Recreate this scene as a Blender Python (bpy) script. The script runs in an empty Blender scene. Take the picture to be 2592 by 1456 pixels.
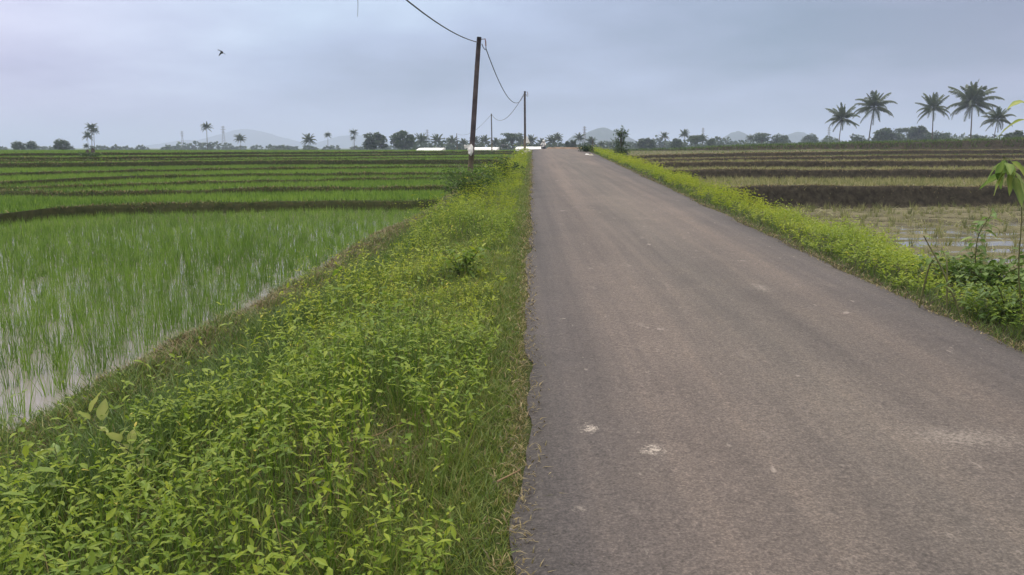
import bpy, math, random
import numpy as np
from mathutils import Vector

# ------------------------------------------------------------------ camera, light, sky
SC = bpy.context.scene
COL = SC.collection
W, H, F, HOR = 2592.0, 1456.0, 2157.0, 375.0
EYE = 1.5
PITCH = math.atan((H/2-HOR)/F)
cam_d = bpy.data.cameras.new("camera"); cam = bpy.data.objects.new("camera", cam_d); COL.objects.link(cam)
cam.location = (0, 0, EYE); cam.rotation_euler = (math.radians(90)-PITCH, 0, 0)
cam_d.sensor_width = 36; cam_d.lens = 36*F/W; cam_d.clip_start = .05; cam_d.clip_end = 20000
SC.camera = cam
SC.view_settings.view_transform = 'Standard'; SC.view_settings.look = 'None'
SC.view_settings.exposure = 0.0; SC.view_settings.gamma = 1
SC.cycles.volume_bounces = 1
SC.cycles.max_bounces = 6; SC.cycles.transparent_max_bounces = 8

SUN_EL, SUN_AZ = math.radians(58), math.radians(-25)      # azimuth from +Y towards +X
sd = bpy.data.lights.new("sun", 'SUN'); sd.energy = 1.7; sd.angle = math.radians(25); sd.color = (1, .96, .9)
so = bpy.data.objects.new("sun", sd); COL.objects.link(so)
sv = Vector((math.cos(SUN_EL)*math.sin(SUN_AZ), math.cos(SUN_EL)*math.cos(SUN_AZ), math.sin(SUN_EL)))
so.rotation_euler = sv.to_track_quat('Z', 'Y').to_euler(); so.location = (0, 0, 60)

world = bpy.data.worlds.new("World"); SC.world = world; world.use_nodes = True
def build_world():
    nt = world.node_tree; N = nt.nodes; L = nt.links; N.clear()
    out = N.new('ShaderNodeOutputWorld'); bg = N.new('ShaderNodeBackground'); L.new(bg.outputs[0], out.inputs[0])
    bg.inputs[1].default_value = .1
    sky = N.new('ShaderNodeTexSky'); sky.sky_type = 'NISHITA'; sky.sun_disc = False
    sky.sun_elevation = SUN_EL; sky.sun_rotation = SUN_AZ; sky.dust_density = 3
    tc = N.new('ShaderNodeTexCoord'); sep = N.new('ShaderNodeSeparateXYZ'); L.new(tc.outputs['Generated'], sep.inputs[0])
    def math_(op, a, b):
        n = N.new('ShaderNodeMath'); n.operation = op
        for i, v in enumerate((a, b)):
            if v is None: continue
            if isinstance(v, (int, float)): n.inputs[i].default_value = v
            else: L.new(v, n.inputs[i])
        return n.outputs[0]
    zc = math_('MAXIMUM', sep.outputs[2], 0.0); zd = math_('ADD', zc, .22)
    cx = math_('DIVIDE', sep.outputs[0], zd); cy = math_('DIVIDE', sep.outputs[1], zd)
    cmb = N.new('ShaderNodeCombineXYZ'); L.new(cx, cmb.inputs[0]); L.new(cy, cmb.inputs[1])
    def noise(scale, detail, off, rough=.5):
        m = N.new('ShaderNodeVectorMath'); m.operation = 'ADD'; L.new(cmb.outputs[0], m.inputs[0]); m.inputs[1].default_value = off
        n = N.new('ShaderNodeTexNoise'); n.inputs['Scale'].default_value = scale; n.inputs['Detail'].default_value = detail
        n.inputs['Roughness'].default_value = rough
        L.new(m.outputs[0], n.inputs['Vector']); return n.outputs['Fac']
    def ramp(fac, stops):
        r = N.new('ShaderNodeValToRGB'); L.new(fac, r.inputs[0]); e = r.color_ramp.elements
        while len(e) < len(stops): e.new(.5)
        for k, (p, c) in zip(e, stops): k.position = p; k.color = (*c, 1)
        return r.outputs[0]
    n1 = noise(1.15, 6, (3.1, 1.4, 0), .48); n2 = noise(.35, 2, (9.3, 4.4, 2))
    # cloud deck: darker slate bank towards the right of the view, paler overhead
    xr = math_('MULTIPLY_ADD', sep.outputs[0], -.62); xr.node.inputs[2].default_value = 0.0
    zz = math_('MULTIPLY', zc, 1.2)
    f2 = math_('ADD', math_('MULTIPLY', n2, .55), math_('MULTIPLY', math_('SUBTRACT', math_('ABSOLUTE', math_('ADD', sep.outputs[0], -.06), None), .3), 1.5))
    f = math_('ADD', math_('ADD', math_('MULTIPLY', math_('SUBTRACT', n1, .5), 1.2), xr), math_('ADD', zz, .30))
    cl = ramp(f, [(.12, (.22, .30, .43)), (.38, (.37, .435, .62)), (.58, (.50, .575, .81)), (.85, (.72, .84, 1.06))])
    lav = ramp(f2, [(.2, (.97, 1.02, 1.0)), (.75, (1.2, .965, 1.0))])
    mul = N.new('ShaderNodeMix'); mul.data_type = 'RGBA'; mul.blend_type = 'MULTIPLY'; mul.inputs[0].default_value = 1
    wm = N.new('ShaderNodeMix'); wm.data_type = 'RGBA'; L.new(math_('MULTIPLY', math_('MAXIMUM', math_('SUBTRACT', zc, .2), 0), 3.5), wm.inputs[0]); wm.clamp_factor = True
    L.new(cl, wm.inputs[6]); wm.inputs[7].default_value = (.80, .76, .70, 1)        # the deck overhead is neutral, thin and bright
    L.new(wm.outputs[2], mul.inputs[6]); L.new(lav, mul.inputs[7])
    # overcast luminance: brighter towards the zenith
    gz = math_('MULTIPLY', math_('MAXIMUM', math_('SUBTRACT', zc, .22), 0), 2.6)
    g = math_('MULTIPLY', math_('ADD', gz, 1.0), 10.0)
    sc = N.new('ShaderNodeVectorMath'); sc.operation = 'SCALE'; L.new(mul.outputs[2], sc.inputs[0]); L.new(g, sc.inputs['Scale'])
    mx = N.new('ShaderNodeMix'); mx.data_type = 'RGBA'; mx.inputs[0].default_value = .93
    L.new(sky.outputs[0], mx.inputs[6]); L.new(sc.outputs[0], mx.inputs[7]); L.new(mx.outputs[2], bg.inputs[0])
build_world()

# ------------------------------------------------------------------ pixel rays -> ground points (used once, to survey the place)
SP, CP = math.sin(PITCH), math.cos(PITCH)
def ray(px, py):
    a, b = px-W/2, H/2-py
    return (a, F*CP+b*SP, -F*SP+b*CP)
def at_z(px, py, z):
    r = ray(px, py); t = (z-EYE)/r[2]; return r[0]*t, r[1]*t
def at_d(px, py, d):
    r = ray(px, py); t = d/r[1]; return r[0]*t, d, EYE+r[2]*t
def at_dx(px, d):
    return at_d(px, HOR, d)[0]

# ------------------------------------------------------------------ numpy helpers
RNG = np.random.default_rng(7)
def sstep(t): t = np.clip(t, 0, 1); return t*t*(3-2*t)
def _hash(i, j, s):
    n = (i.astype(np.int64)*374761393+j.astype(np.int64)*668265263+s*974711) & 0x7fffffff
    n = (n ^ (n >> 13))*1274126177 & 0x7fffffff
    return ((n ^ (n >> 16)) & 0xffff)/65535.0
def vnoise(x, y, s=0):
    x = np.asarray(x, float); y = np.asarray(y, float); x, y = np.broadcast_arrays(x, y)
    i, j = np.floor(x), np.floor(y); fx, fy = sstep(x-i), sstep(y-j)
    a, b, c, d = _hash(i, j, s), _hash(i+1, j, s), _hash(i, j+1, s), _hash(i+1, j+1, s)
    return (a*(1-fx)+b*fx)*(1-fy)+(c*(1-fx)+d*fx)*fy
def fbm(x, y, s=0, o=3):
    x = np.asarray(x, float); y = np.asarray(y, float)
    r, a, t = 0, 1, 0
    for k in range(o): r = r+a*vnoise(x*2**k, y*2**k, s+k); t += a; a *= .5
    return r/t
def unit(v): return v/np.maximum(np.linalg.norm(v, axis=-1, keepdims=True), 1e-9)

# ------------------------------------------------------------------ mesh building
class MB:
    """collects vertices, faces and a per-vertex tint; build() links ONE mesh object"""
    def __init__(s): s.V = []; s.Fs = []; s.T = []; s.n = 0
    def add(s, V, F, tint=.5):
        V = np.asarray(V, float).reshape(-1, 3)
        if isinstance(F, np.ndarray): F = [F]
        for f in F:
            f = np.asarray(f, int)
            if f.size: s.Fs.append(f+s.n)
        t = np.broadcast_to(np.asarray(tint, float).reshape(-1), (len(V),)) if np.size(tint) in (1, len(V)) else np.repeat(np.asarray(tint, float), len(V)//np.size(tint))
        s.V.append(V); s.T.append(t); s.n += len(V); return s
    def box(s, lo, hi, tint=.5):
        x0, y0, z0 = lo; x1, y1, z1 = hi
        V = [(x0,y0,z0),(x1,y0,z0),(x1,y1,z0),(x0,y1,z0),(x0,y0,z1),(x1,y0,z1),(x1,y1,z1),(x0,y1,z1)]
        return s.add(V, np.array([(0,3,2,1),(4,5,6,7),(0,1,5,4),(1,2,6,5),(2,3,7,6),(3,0,4,7)]), tint)
    def tube(s, P, R, n=6, tint=.5, cap=True):
        P = np.asarray(P, float); m = len(P); R = np.broadcast_to(np.asarray(R, float), (m,))
        T = np.gradient(P, axis=0); T = unit(T)
        ref = np.where(np.abs(T[:, 2:3]) > .9, np.array([[1., 0, 0]]), np.array([[0, 0, 1.]]))
        ref = np.broadcast_to(ref[m//2], T.shape)
        A = unit(np.cross(T, ref)); B = np.cross(T, A)
        th = np.arange(n)*2*math.pi/n
        V = P[:, None]+R[:, None, None]*(A[:, None]*np.cos(th)[None, :, None]+B[:, None]*np.sin(th)[None, :, None])
        q = []
        for i in range(m-1):
            for k in range(n):
                q.append((i*n+k, i*n+(k+1) % n, (i+1)*n+(k+1) % n, (i+1)*n+k))
        fs = [np.array(q)]
        if cap: fs += [np.array([list(range(n))]), np.array([[(m-1)*n+k for k in range(n)][::-1]])]
        return s.add(V, fs, tint)
    def build(s, name, m, parent=None, loc=None, smooth=True):
        me = bpy.data.meshes.new(name)
        V = np.concatenate(s.V); T = np.concatenate(s.T)
        me.vertices.add(len(V)); me.vertices.foreach_set('co', V.astype(np.float32).ravel())
        tot = sum(f.size for f in s.Fs); npol = sum(len(f) for f in s.Fs)
        me.loops.add(tot); me.polygons.add(npol)
        me.loops.foreach_set('vertex_index', np.concatenate([f.ravel() for f in s.Fs]).astype(np.int32))
        lens = np.concatenate([np.full(len(f), f.shape[1], np.int32) for f in s.Fs])
        me.polygons.foreach_set('loop_start', (np.cumsum(lens)-lens).astype(np.int32))
        me.polygons.foreach_set('loop_total', lens)
        me.polygons.foreach_set('use_smooth', np.full(npol, smooth))
        a = me.attributes.new('tint', 'FLOAT', 'POINT'); a.data.foreach_set('value', T.astype(np.float32))
        me.update(calc_edges=True); me.validate()
        me.materials.append(m)
        o = bpy.data.objects.new(name, me); COL.objects.link(o)
        if parent: o.parent = parent
        if loc is not None: o.location = loc
        return o
def tag(o, label=None, cat=None, group=None, kind=None):
    if label: o['label'] = label
    if cat: o['category'] = cat
    if group: o['group'] = group
    if kind: o['kind'] = kind
    return o
def empty(name, loc, label, cat, group=None, rz=0):
    o = bpy.data.objects.new(name, None); COL.objects.link(o); o.location = loc; o.rotation_euler = (0, 0, rz)
    o.empty_display_size = .2
    return tag(o, label, cat, group)
def copy_tree(o, parent=None):
    c = o.copy(); COL.objects.link(c); c.parent = parent
    for ch in list(o.children): copy_tree(ch, c)
    return c

# ------------------------------------------------------------------ materials
def mat(name):
    m = bpy.data.materials.new(name); m.use_nodes = True
    nt = m.node_tree; return m, nt, nt.nodes, nt.links, nt.nodes['Principled BSDF']
def set_ramp(r, stops):
    e = r.color_ramp.elements
    while len(e) < len(stops): e.new(.5)
    for k, (p, c) in zip(e, stops): k.position = p; k.color = (*c, 1)
def leaf_mat(name, stops, transl=.3, rough=.5, spec=.3, nscale=25.):
    m, nt, N, L, b = mat(name)
    at = N.new('ShaderNodeAttribute'); at.attribute_name = 'tint'
    tc = N.new('ShaderNodeTexCoord'); nz = N.new('ShaderNodeTexNoise'); nz.inputs['Scale'].default_value = nscale
    L.new(tc.outputs['Object'], nz.inputs['Vector'])
    ad = N.new('ShaderNodeMath'); ad.operation = 'MULTIPLY_ADD'; L.new(nz.outputs['Fac'], ad.inputs[0]); ad.inputs[1].default_value = .3
    sb = N.new('ShaderNodeMath'); sb.operation = 'SUBTRACT'; L.new(at.outputs['Fac'], sb.inputs[0]); sb.inputs[1].default_value = .15
    L.new(sb.outputs[0], ad.inputs[2])
    r = N.new('ShaderNodeValToRGB'); set_ramp(r, stops); L.new(ad.outputs[0], r.inputs[0])
    L.new(r.outputs[0], b.inputs['Base Color']); b.inputs['Roughness'].default_value = rough
    b.inputs['Specular IOR Level'].default_value = spec
    if transl > 0:
        t = N.new('ShaderNodeBsdfTranslucent'); L.new(r.outputs[0], t.inputs['Color'])
        mx = N.new('ShaderNodeMixShader'); mx.inputs[0].default_value = transl
        L.new(b.outputs[0], mx.inputs[1]); L.new(t.outputs[0], mx.inputs[2]); L.new(mx.outputs[0], N['Material Output'].inputs[0])
    return m
def plain(name, c1, c2, scale=8., rough=.7, spec=.3, metal=0., bump=0.):
    m, nt, N, L, b = mat(name)
    tc = N.new('ShaderNodeTexCoord'); nz = N.new('ShaderNodeTexNoise'); nz.inputs['Scale'].default_value = scale; nz.inputs['Detail'].default_value = 5
    L.new(tc.outputs['Object'], nz.inputs['Vector'])
    r = N.new('ShaderNodeValToRGB'); set_ramp(r, [(.3, c1), (.7, c2)]); L.new(nz.outputs['Fac'], r.inputs[0])
    L.new(r.outputs[0], b.inputs['Base Color']); b.inputs['Roughness'].default_value = rough
    b.inputs['Specular IOR Level'].default_value = spec; b.inputs['Metallic'].default_value = metal
    if bump:
        bp = N.new('ShaderNodeBump'); bp.inputs['Strength'].default_value = bump; bp.inputs['Distance'].default_value = .02
        L.new(nz.outputs['Fac'], bp.inputs['Height']); L.new(bp.outputs[0], b.inputs['Normal'])
    return m
M = {}
M['weed'] = leaf_mat('weed_leaf', [(0, (.032, .075, .013)), (.35, (.14, .24, .026)), (.7, (.29, .37, .028)), (.93, (.37, .41, .03)), (1, (.55, .48, .09))], .45)
M['greenbush'] = leaf_mat('green_bush_leaf', [(0, (.025, .06, .014)), (.5, (.07, .14, .025)), (1, (.16, .24, .04))], .3)
M['grass'] = leaf_mat('short_grass_blade', [(0, (.035, .08, .014)), (.5, (.12, .195, .032)), (.8, (.19, .23, .045)), (1, (.28, .24, .10))], .3)
M['rice'] = leaf_mat('rice_blade', [(0, (.06, .13, .012)), (.5, (.15, .27, .034)), (1, (.25, .38, .055))], .35)
M['stubble'] = leaf_mat('stubble_blade', [(0, (.09, .115, .04)), (.5, (.205, .23, .08)), (1, (.37, .36, .17))], .3)
M['dry'] = leaf_mat('dry_grass_blade', [(0, (.07, .07, .03)), (.5, (.17, .14, .065)), (1, (.33, .27, .13))], .2)
M['bush'] = leaf_mat('dark_bush_leaf', [(0, (.018, .045, .014)), (.5, (.045, .095, .022)), (1, (.10, .16, .035))], .25)
M['bigleaf'] = leaf_mat('large_leaf', [(0, (.05, .10, .03)), (.5, (.13, .23, .055)), (.8, (.27, .36, .09)), (1, (.42, .46, .14))], .4)
M['palm'] = leaf_mat('palm_frond', [(0, (.03, .045, .018)), (.5, (.055, .085, .028)), (1, (.10, .13, .045))], .2)
M['tree'] = leaf_mat('tree_leaf', [(0, (.02, .04, .016)), (.5, (.04, .075, .024)), (1, (.075, .12, .035))], .2)
M['bark'] = plain('bark', (.05, .042, .035), (.12, .10, .085), 6, .9, .2, bump=.3)
M['stem'] = plain('green_stem', (.06, .07, .025), (.14, .15, .05), 30, .6)
M['pole'] = plain('pole_wood', (.035, .03, .035), (.10, .085, .085), 5, .8, .3, bump=.4)
M['polefoot'] = plain('pole_foot', (.12, .10, .07), (.26, .22, .16), 7, .85, .2, bump=.4)
M['metal'] = plain('dark_metal', (.03, .03, .035), (.07, .07, .08), 20, .45, .5, .6)
M['rust'] = plain('rusty_metal', (.12, .05, .03), (.2, .09, .05), 30, .8)
M['wire'] = plain('wire_cable', (.03, .03, .035), (.05, .05, .055), 20, .6)
M['white'] = plain('white_plastic', (.72, .74, .72), (.86, .87, .85), 4, .5, .4)
M['sack'] = plain('cream_sack', (.48, .47, .36), (.68, .66, .54), 6, .8)
M['tower'] = plain('galvanised_steel', (.16, .16, .17), (.24, .24, .26), 3, .5, .5, .5)
M['soil'] = plain('bank_soil', (.10, .075, .05), (.22, .16, .11), 1.5, .95, .1, bump=.5)
M['straw'] = plain('straw', (.17, .12, .06), (.30, .22, .12), 25, .9)
M['twig'] = plain('dry_twig', (.10, .075, .05), (.22, .17, .11), 20, .9)

# ------------------------------------------------------------------ survey: road, terraces
VPX, VPY = 1350, 317
_r = ray(VPX, VPY); RM, RS = _r[0]/_r[1], _r[2]/_r[1]
def on_road(px, py):
    r = ray(px, py); t = EYE/(RS*r[1]-r[2]); return r[0]*t, r[1]*t
_a = on_road(1318, 1456); XL0 = _a[0]-RM*_a[1]
_a = on_road(2592, 885); XR0 = _a[0]-RM*_a[1]
def xL(y): return XL0+RM*y
def xR(y): return XR0+RM*y
_yy = np.linspace(-10, 400, 4101)
_sl = RS+(-.013-RS)*sstep((_yy-45)/26.); _sl = np.where(_yy > 112, 0, _sl)
_zz = np.cumsum(_sl)*.1; _zz -= np.interp(0, _yy, _zz)
def zr(y): return np.interp(y, _yy, _zz)

# left terraces: top edge of each riser as seen (px,py), with its level
LZ = [-.02, .085, .154, .267, .378, .632, .693, .857, 1.04]
LC = [
 [(0,547),(100,535),(250,524),(400,520),(640,517),(870,512),(1120,512)],
 [(0,490),(215,496),(420,490),(650,484),(1100,479)],
 [(0,482),(340,473),(650,463),(1100,455)],
 [(0,466),(330,452),(650,445),(1100,442)],
 [(0,444),(330,436),(650,430),(1100,425)],
 [(0,418),(250,416),(650,411),(1100,408)],
 [(0,411),(650,405),(1100,400.5)],
 [(0,404),(300,401),(650,396),(1100,392),(1250,390)],
 [(0,392),(250,390.5),(650,388.3),(1150,386.5)]]
LW0 = -.25; LG0 = -.33
CL = []
for z, pts in zip(LZ, LC):
    q = []
    for px, py in pts:
        x, y = at_z(px, py, z); q.append((xL(y)-x, y))
    q.sort(); q = np.array(q); k = (q[-1, 1]-q[-2, 1])/(q[-1, 0]-q[-2, 0])
    q = np.vstack([[q[0, 0]-8, q[0, 1]], q, [q[-1, 0]+80, q[-1, 1]+k*40]]); CL.append(q)
def cL(i, u):
    return np.interp(u, CL[i][:, 0], CL[i][:, 1])+(fbm(np.asarray(u)*.6, 3.3*i, 11+i)-.5)*.55
def allL(u):
    c = []; prev = None
    for i in range(len(LZ)):
        v = cL(i, u)
        if prev is not None: v = np.maximum(v, prev+.75)
        c.append(v); prev = v
    return c
# left edge of the flooded paddy (inner foot of the bund)
_b = np.array([at_z(px*1.0062, py*1.0062, LW0) for px, py in [(50,1040),(290,920),(560,780),(760,690),(1000,580),(1110,525)]])
_bu = xL(_b[:, 1])-_b[:, 0]
_by = np.concatenate([[-3, 2], _b[:, 1], [34, 44, 56, 140]])
_bu = _bu-.30*np.clip((20-_b[:, 1])/10, 0, 1)
_bu = np.concatenate([[_bu[0]+.2, _bu[0]+.1], _bu, [2.9, 2.3, 1.9, 1.9]])
def Ub(y): return np.interp(y, _by, _bu)+(fbm(np.asarray(y)*.45, 0, 31)-.5)*.3
_tm = np.array([float(np.interp(2.5, CL[i][:, 0], CL[i][:, 1])) for i in range(len(LZ))])
_tz = np.array([LW0]+LZ)
def tzL(y):
    return np.interp(y, np.concatenate([[0], _tm, [130, 175, 260]]), np.concatenate([[LW0-.02], (_tz[:-1]+_tz[1:])/2, [1.14, .7, .7]]))
def zterL(u, y):
    c = allL(u); z = np.full(np.broadcast(u, y).shape, LG0); lv = [LW0+.02]+LZ
    z = z+sstep((y-c[0]+.09)/.1)*(lv[1]-LG0)
    for i in range(len(LZ)):
        if i: z = z+sstep((y-c[i]+.1)/.12)*(lv[i+1]-lv[i])
        z = z+(.05 if i == 0 else .10)*np.exp(-((y-c[i]-.16)/.18)**4)*(.7+.6*vnoise(np.asarray(u)*1.7, 0, 50+i))
    z = z+np.where(y > 75, (np.clip(y, 75, 128)-75)/53*.09, 0)
    z = z-np.where(y > 128, (np.clip(y, 128, 180)-128)/52*.55, 0)
    return z
def piece(u, K, Z):
    z = Z[0]+0*u
    for i in range(len(K)-1):
        t = np.clip((u-K[i])/np.maximum(K[i+1]-K[i], 1e-4), 0, 1)
        z = np.where(u > K[i], Z[i]*(1-t)+Z[i+1]*t, z)
    return z
def zL(u, y):
    """ground height at u metres left of the road's left edge"""
    u = np.asarray(u, float); y = np.asarray(y, float); u, y = np.broadcast_arrays(u, y)
    U = Ub(y); g = zr(y); t = tzL(y); far = sstep((y-18)/22.)
    bt = t+.21+.09*(fbm(y*.9, u*1.2, 151, 2)-.5); di = np.minimum(t+.12, bt-.10)
    mid = np.maximum(g-.07-.05*far, bt)*(1-far)+(g*.45+bt*.55)*far
    K = [0*U-1, 0*U, 0*U+.35, U*.50, U-1.05, U-.80, U-.50, U-.2, U+.02]
    tr = zterL(u, y)
    Z = [g-.06, g-.045, g-.045-.07*far, mid, di+.10*(1-far), di, bt, bt-.06, np.minimum(tr, bt-.07)]
    z = piece(u, K, Z)
    z = np.where(u > U+.12, tr, z)
    n = (fbm(u*2.2, y*2.2, 5, 3)-.5)*.09*np.clip(u/.4, 0, 1)*np.where(u > U+.2, .25, 1)
    return z+n
# right terraces: (px, py of the top edge, distance)
RC = [
 [(1700,482,26),(1760,480,26),(1930,474,26.6),(2100,474,27),(2300,475,27.2),(2592,476,27.4)],
 [(1600,434,33),(1862,432,33.4),(2100,433,34),(2592,432,34.6)],
 [(1560,417,36),(1620,416,36.4),(1862,412,37.4),(2300,410,39),(2592,408,40)],
 [(1540,409,39.5),(1620,407,40.2),(1862,402,43),(2300,396,46),(2592,394,48)],
 [(1540,398,45),(1620,396,46),(1862,390,50),(2300,383,54.5),(2592,381,57)],
 [(1560,382,112),(1710,378.5,92),(1862,371.5,80),(2300,361,72),(2592,354,68)]]
RW0 = -.35
CR = []; CRZ = []
for pts in RC:
    q = []
    for px, py, d in pts:
        x, y, z = at_d(px, py, d); q.append((x-xR(y), y, z))
    q.sort(); q = np.array(q)
    k = (q[-1]-q[-2])/(q[-1, 0]-q[-2, 0])
    ext = q[-1]+k*60; ext[1] = q[-1, 1]+k[1]*25; ext[2] = q[-1, 2]+k[2]*12
    q = np.vstack([[q[0, 0]-8, q[0, 1], q[0, 2]], q, ext]); CR.append(q)
def cR(i, w): return np.interp(w, CR[i][:, 0], CR[i][:, 1])+(fbm(np.asarray(w)*.7, 1.7*i, 71+i)-.5)*.6
def rz_(i, w): return np.interp(w, CR[i][:, 0], CR[i][:, 2])
def allR(w):
    c = []; prev = None
    for i in range(len(RC)):
        v = cR(i, w)
        if prev is not None: v = np.maximum(v, prev+.8)
        c.append(v); prev = v
    return c
def zterR(w, y):
    c = allR(w); z = np.full(np.broadcast(w, y).shape, RW0); lo = RW0+0*w
    for i in range(len(RC)):
        hi = rz_(i, w); wd = .16 if i < 5 else .7
        base = lo if i < 5 else np.minimum(lo, hi-.15)
        face = sstep((y-c[i]+wd)/(wd+.02)+(fbm(w*2.5, y*6, 90+i, 2)-.5)*.35)
        z = z+face*(hi-lo)
        z = z+.05*np.exp(-((y-c[i]-.15)/.16)**2)*(.5+vnoise(w*1.5, 0, 60+i))
        lo = hi
    z = z-sstep((y-c[-1]-2)/40.)*np.maximum(lo-.75, 0)
    return z
def UR(y): return np.interp(y, [-3, 6, 14, 26, 36, 60, 140], [1.75, 1.55, 1.3, 1.25, 1.2, 1.1, 1.1])+(fbm(np.asarray(y)*.5, 0, 41)-.5)*.3
def zR(w, y):
    w = np.asarray(w, float); y = np.asarray(y, float); w, y = np.broadcast_arrays(w, y)
    U = UR(y); g = zr(y); tr = zterR(w, y)
    far = sstep((y-30)/15.)
    n = np.where(w > U+.6, 0, (fbm(w*2.5, y*2.5, 15, 3)-.5)*.08*np.clip(w/.3, 0, 1))
    mud = (fbm(w*.9, y*3.2, 19, 3)-.47)*.16*np.where((w > U+.5) & (y < cR(0, w)-.2), 1, 0)
    K = [0*U-1, 0*U, 0*U+.4, U*.75, U, U+.6]
    Z = [g-.06, g-.045, g-.03-.06*far, g-.10-.1*far, np.maximum(g-.22, tr), tr]
    z = piece(w, K, Z)
    return np.where(w > U+.6, tr, z)+n+mud

# ------------------------------------------------------------------ ground meshes
def ground_mat(name, flat1, flat2, soil1, soil2, wet=0.):
    m, nt, N, L, b = mat(name)
    at = N.new('ShaderNodeAttribute'); at.attribute_name = 'tint'
    tc = N.new('ShaderNodeTexCoord')
    def nz(s, d=6):
        n = N.new('ShaderNodeTexNoise'); n.inputs['Scale'].default_value = s; n.inputs['Detail'].default_value = d; n.inputs['Roughness'].default_value = .65
        L.new(tc.outputs['Object'], n.inputs['Vector']); return n
    a = nz(1.3); c = nz(6.)
    r1 = N.new('ShaderNodeValToRGB'); set_ramp(r1, [(.35, flat1), (.65, flat2)]); L.new(a.outputs['Fac'], r1.inputs[0])
    r2 = N.new('ShaderNodeValToRGB'); set_ramp(r2, [(.35, soil1), (.68, soil2)]); L.new(c.outputs['Fac'], r2.inputs[0])
    mx = N.new('ShaderNodeMix'); mx.data_type = 'RGBA'; L.new(at.outputs['Fac'], mx.inputs[0]); L.new(r1.outputs[0], mx.inputs[6]); L.new(r2.outputs[0], mx.inputs[7])
    L.new(mx.outputs[2], b.inputs['Base Color']); b.inputs['Roughness'].default_value = 1.; b.inputs['Specular IOR Level'].default_value = .04
    bp = N.new('ShaderNodeBump'); bp.inputs['Strength'].default_value = .6; bp.inputs['Distance'].default_value = .04
    L.new(c.outputs['Fac'], bp.inputs['Height']); L.new(bp.outputs[0], b.inputs['Normal'])
    return m
M['gl'] = ground_mat('rice_field_soil', (.035, .06, .018), (.06, .10, .025), (.030, .040, .014), (.066, .068, .028))
M['gr'] = ground_mat('stubble_field_soil', (.085, .085, .05), (.155, .145, .09), (.026, .024, .017), (.074, .066, .048), .1)
OFFS = np.array([-.45, -.2, -.1, -.06, -.03, 0, .05, .1, .16, .24, .35])
def field(name, zfun, allc, xside, cols, m, ymin, yend, soilf, nfill):
    cols = np.asarray(cols); C = np.array(allc(cols))                    # risers x cols
    rows = []; prev = np.full(len(cols), ymin)
    for i in range(len(C)):
        nxt = C[i]-.45; n = nfill[i]
        rows += [prev+(nxt-prev)*t for t in np.linspace(0, 1, n, endpoint=False)]
        rows += [C[i]+o for o in OFFS]; prev = C[i]+.36
    rows += [prev+(np.maximum(yend, prev+30)-prev)*t**1.6 for t in np.linspace(0.02, 1, nfill[-1])]
    Y = np.array(rows); Wd = np.broadcast_to(cols, Y.shape)
    Z = zfun(Wd, Y); X = xside(Wd, Y)
    nr, nc = Y.shape
    idx = np.arange(nr*nc).reshape(nr, nc)
    q = np.stack([idx[:-1, :-1], idx[:-1, 1:], idx[1:, 1:], idx[1:, :-1]], -1).reshape(-1, 4)
    if xside(1., 0.) < xside(0., 0.): q = q[:, ::-1]
    mb = MB(); mb.add(np.stack([X, Y, Z], -1), q, soilf(Wd, Y).ravel())
    return tag(mb.build(name, m), kind='structure')
def soilL(u, y):
    U = Ub(y); c = allL(u); s = np.zeros_like(y)
    for i in range(len(c)): s = np.maximum(s, np.where((y > c[i]-.40) & (y < c[i]+.26), 1, 0))
    s = np.where(u < U+.1, .8, s); return s
def soilR(w, y):
    U = UR(y); c = allR(w); s = np.zeros_like(y)
    for i in range(len(c)): s = np.maximum(s, np.where((y > c[i]-(.4 if i < 5 else 1.0)) & (y < c[i]+.12), 1, 0))
    s = np.where(w < U+.5, .9, s)
    s = np.maximum(s, np.where((y < c[0]) & (fbm(w*.9, y*3.2, 19, 3) < .46), .8, 0)); return s
colsL = np.concatenate([[-.4, -.15], np.arange(0, 5, .13), np.arange(5, 14, .3), np.arange(14, 40, .8), np.arange(40, 140, 4)])
field('rice_field', zL, allL, lambda u, y: xL(y)-u, colsL, M['gl'], -4., 185., soilL, [150, 12, 10, 12, 12, 14, 12, 14, 16, 30])
colsR = np.concatenate([[-.4, -.15], np.arange(0, 3, .12), np.arange(3, 26, .22), np.arange(26, 60, 1.), np.arange(60, 120, 4)])
field('stubble_field', zR, allR, lambda w, y: xR(y)+w, colsR, M['gr'], -4., 150., soilR, [170, 30, 14, 12, 14, 30, 26])

# the wide plain under and beyond the fields
def plain_ground():
    xs = np.concatenate([np.linspace(-6500, -150, 14), np.linspace(-140, 140, 29), np.linspace(150, 6500, 14)])
    ys = np.concatenate([np.linspace(-60, 200, 27), np.linspace(230, 1000, 16), np.linspace(1200, 7500, 14)])
    X, Y = np.meshgrid(xs, ys)
    Z = np.where(Y < 178, -1.6, .55)+np.where((Y >= 150) & (Y < 178), 1.9, 0)*0
    Z = -1.6+2.15*sstep((Y-120)/70.)*np.ones_like(X)
    idx = np.arange(X.size).reshape(X.shape)
    q = np.stack([idx[:-1, :-1], idx[:-1, 1:], idx[1:, 1:], idx[1:, :-1]], -1).reshape(-1, 4)
    m = ground_mat('plain_soil', (.05, .085, .028), (.085, .12, .04), (.09, .08, .05), (.12, .10, .06))
    tag(MB().add(np.stack([X, Y, Z], -1), q, .15).build('ground', m), kind='structure')
plain_ground()

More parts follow.
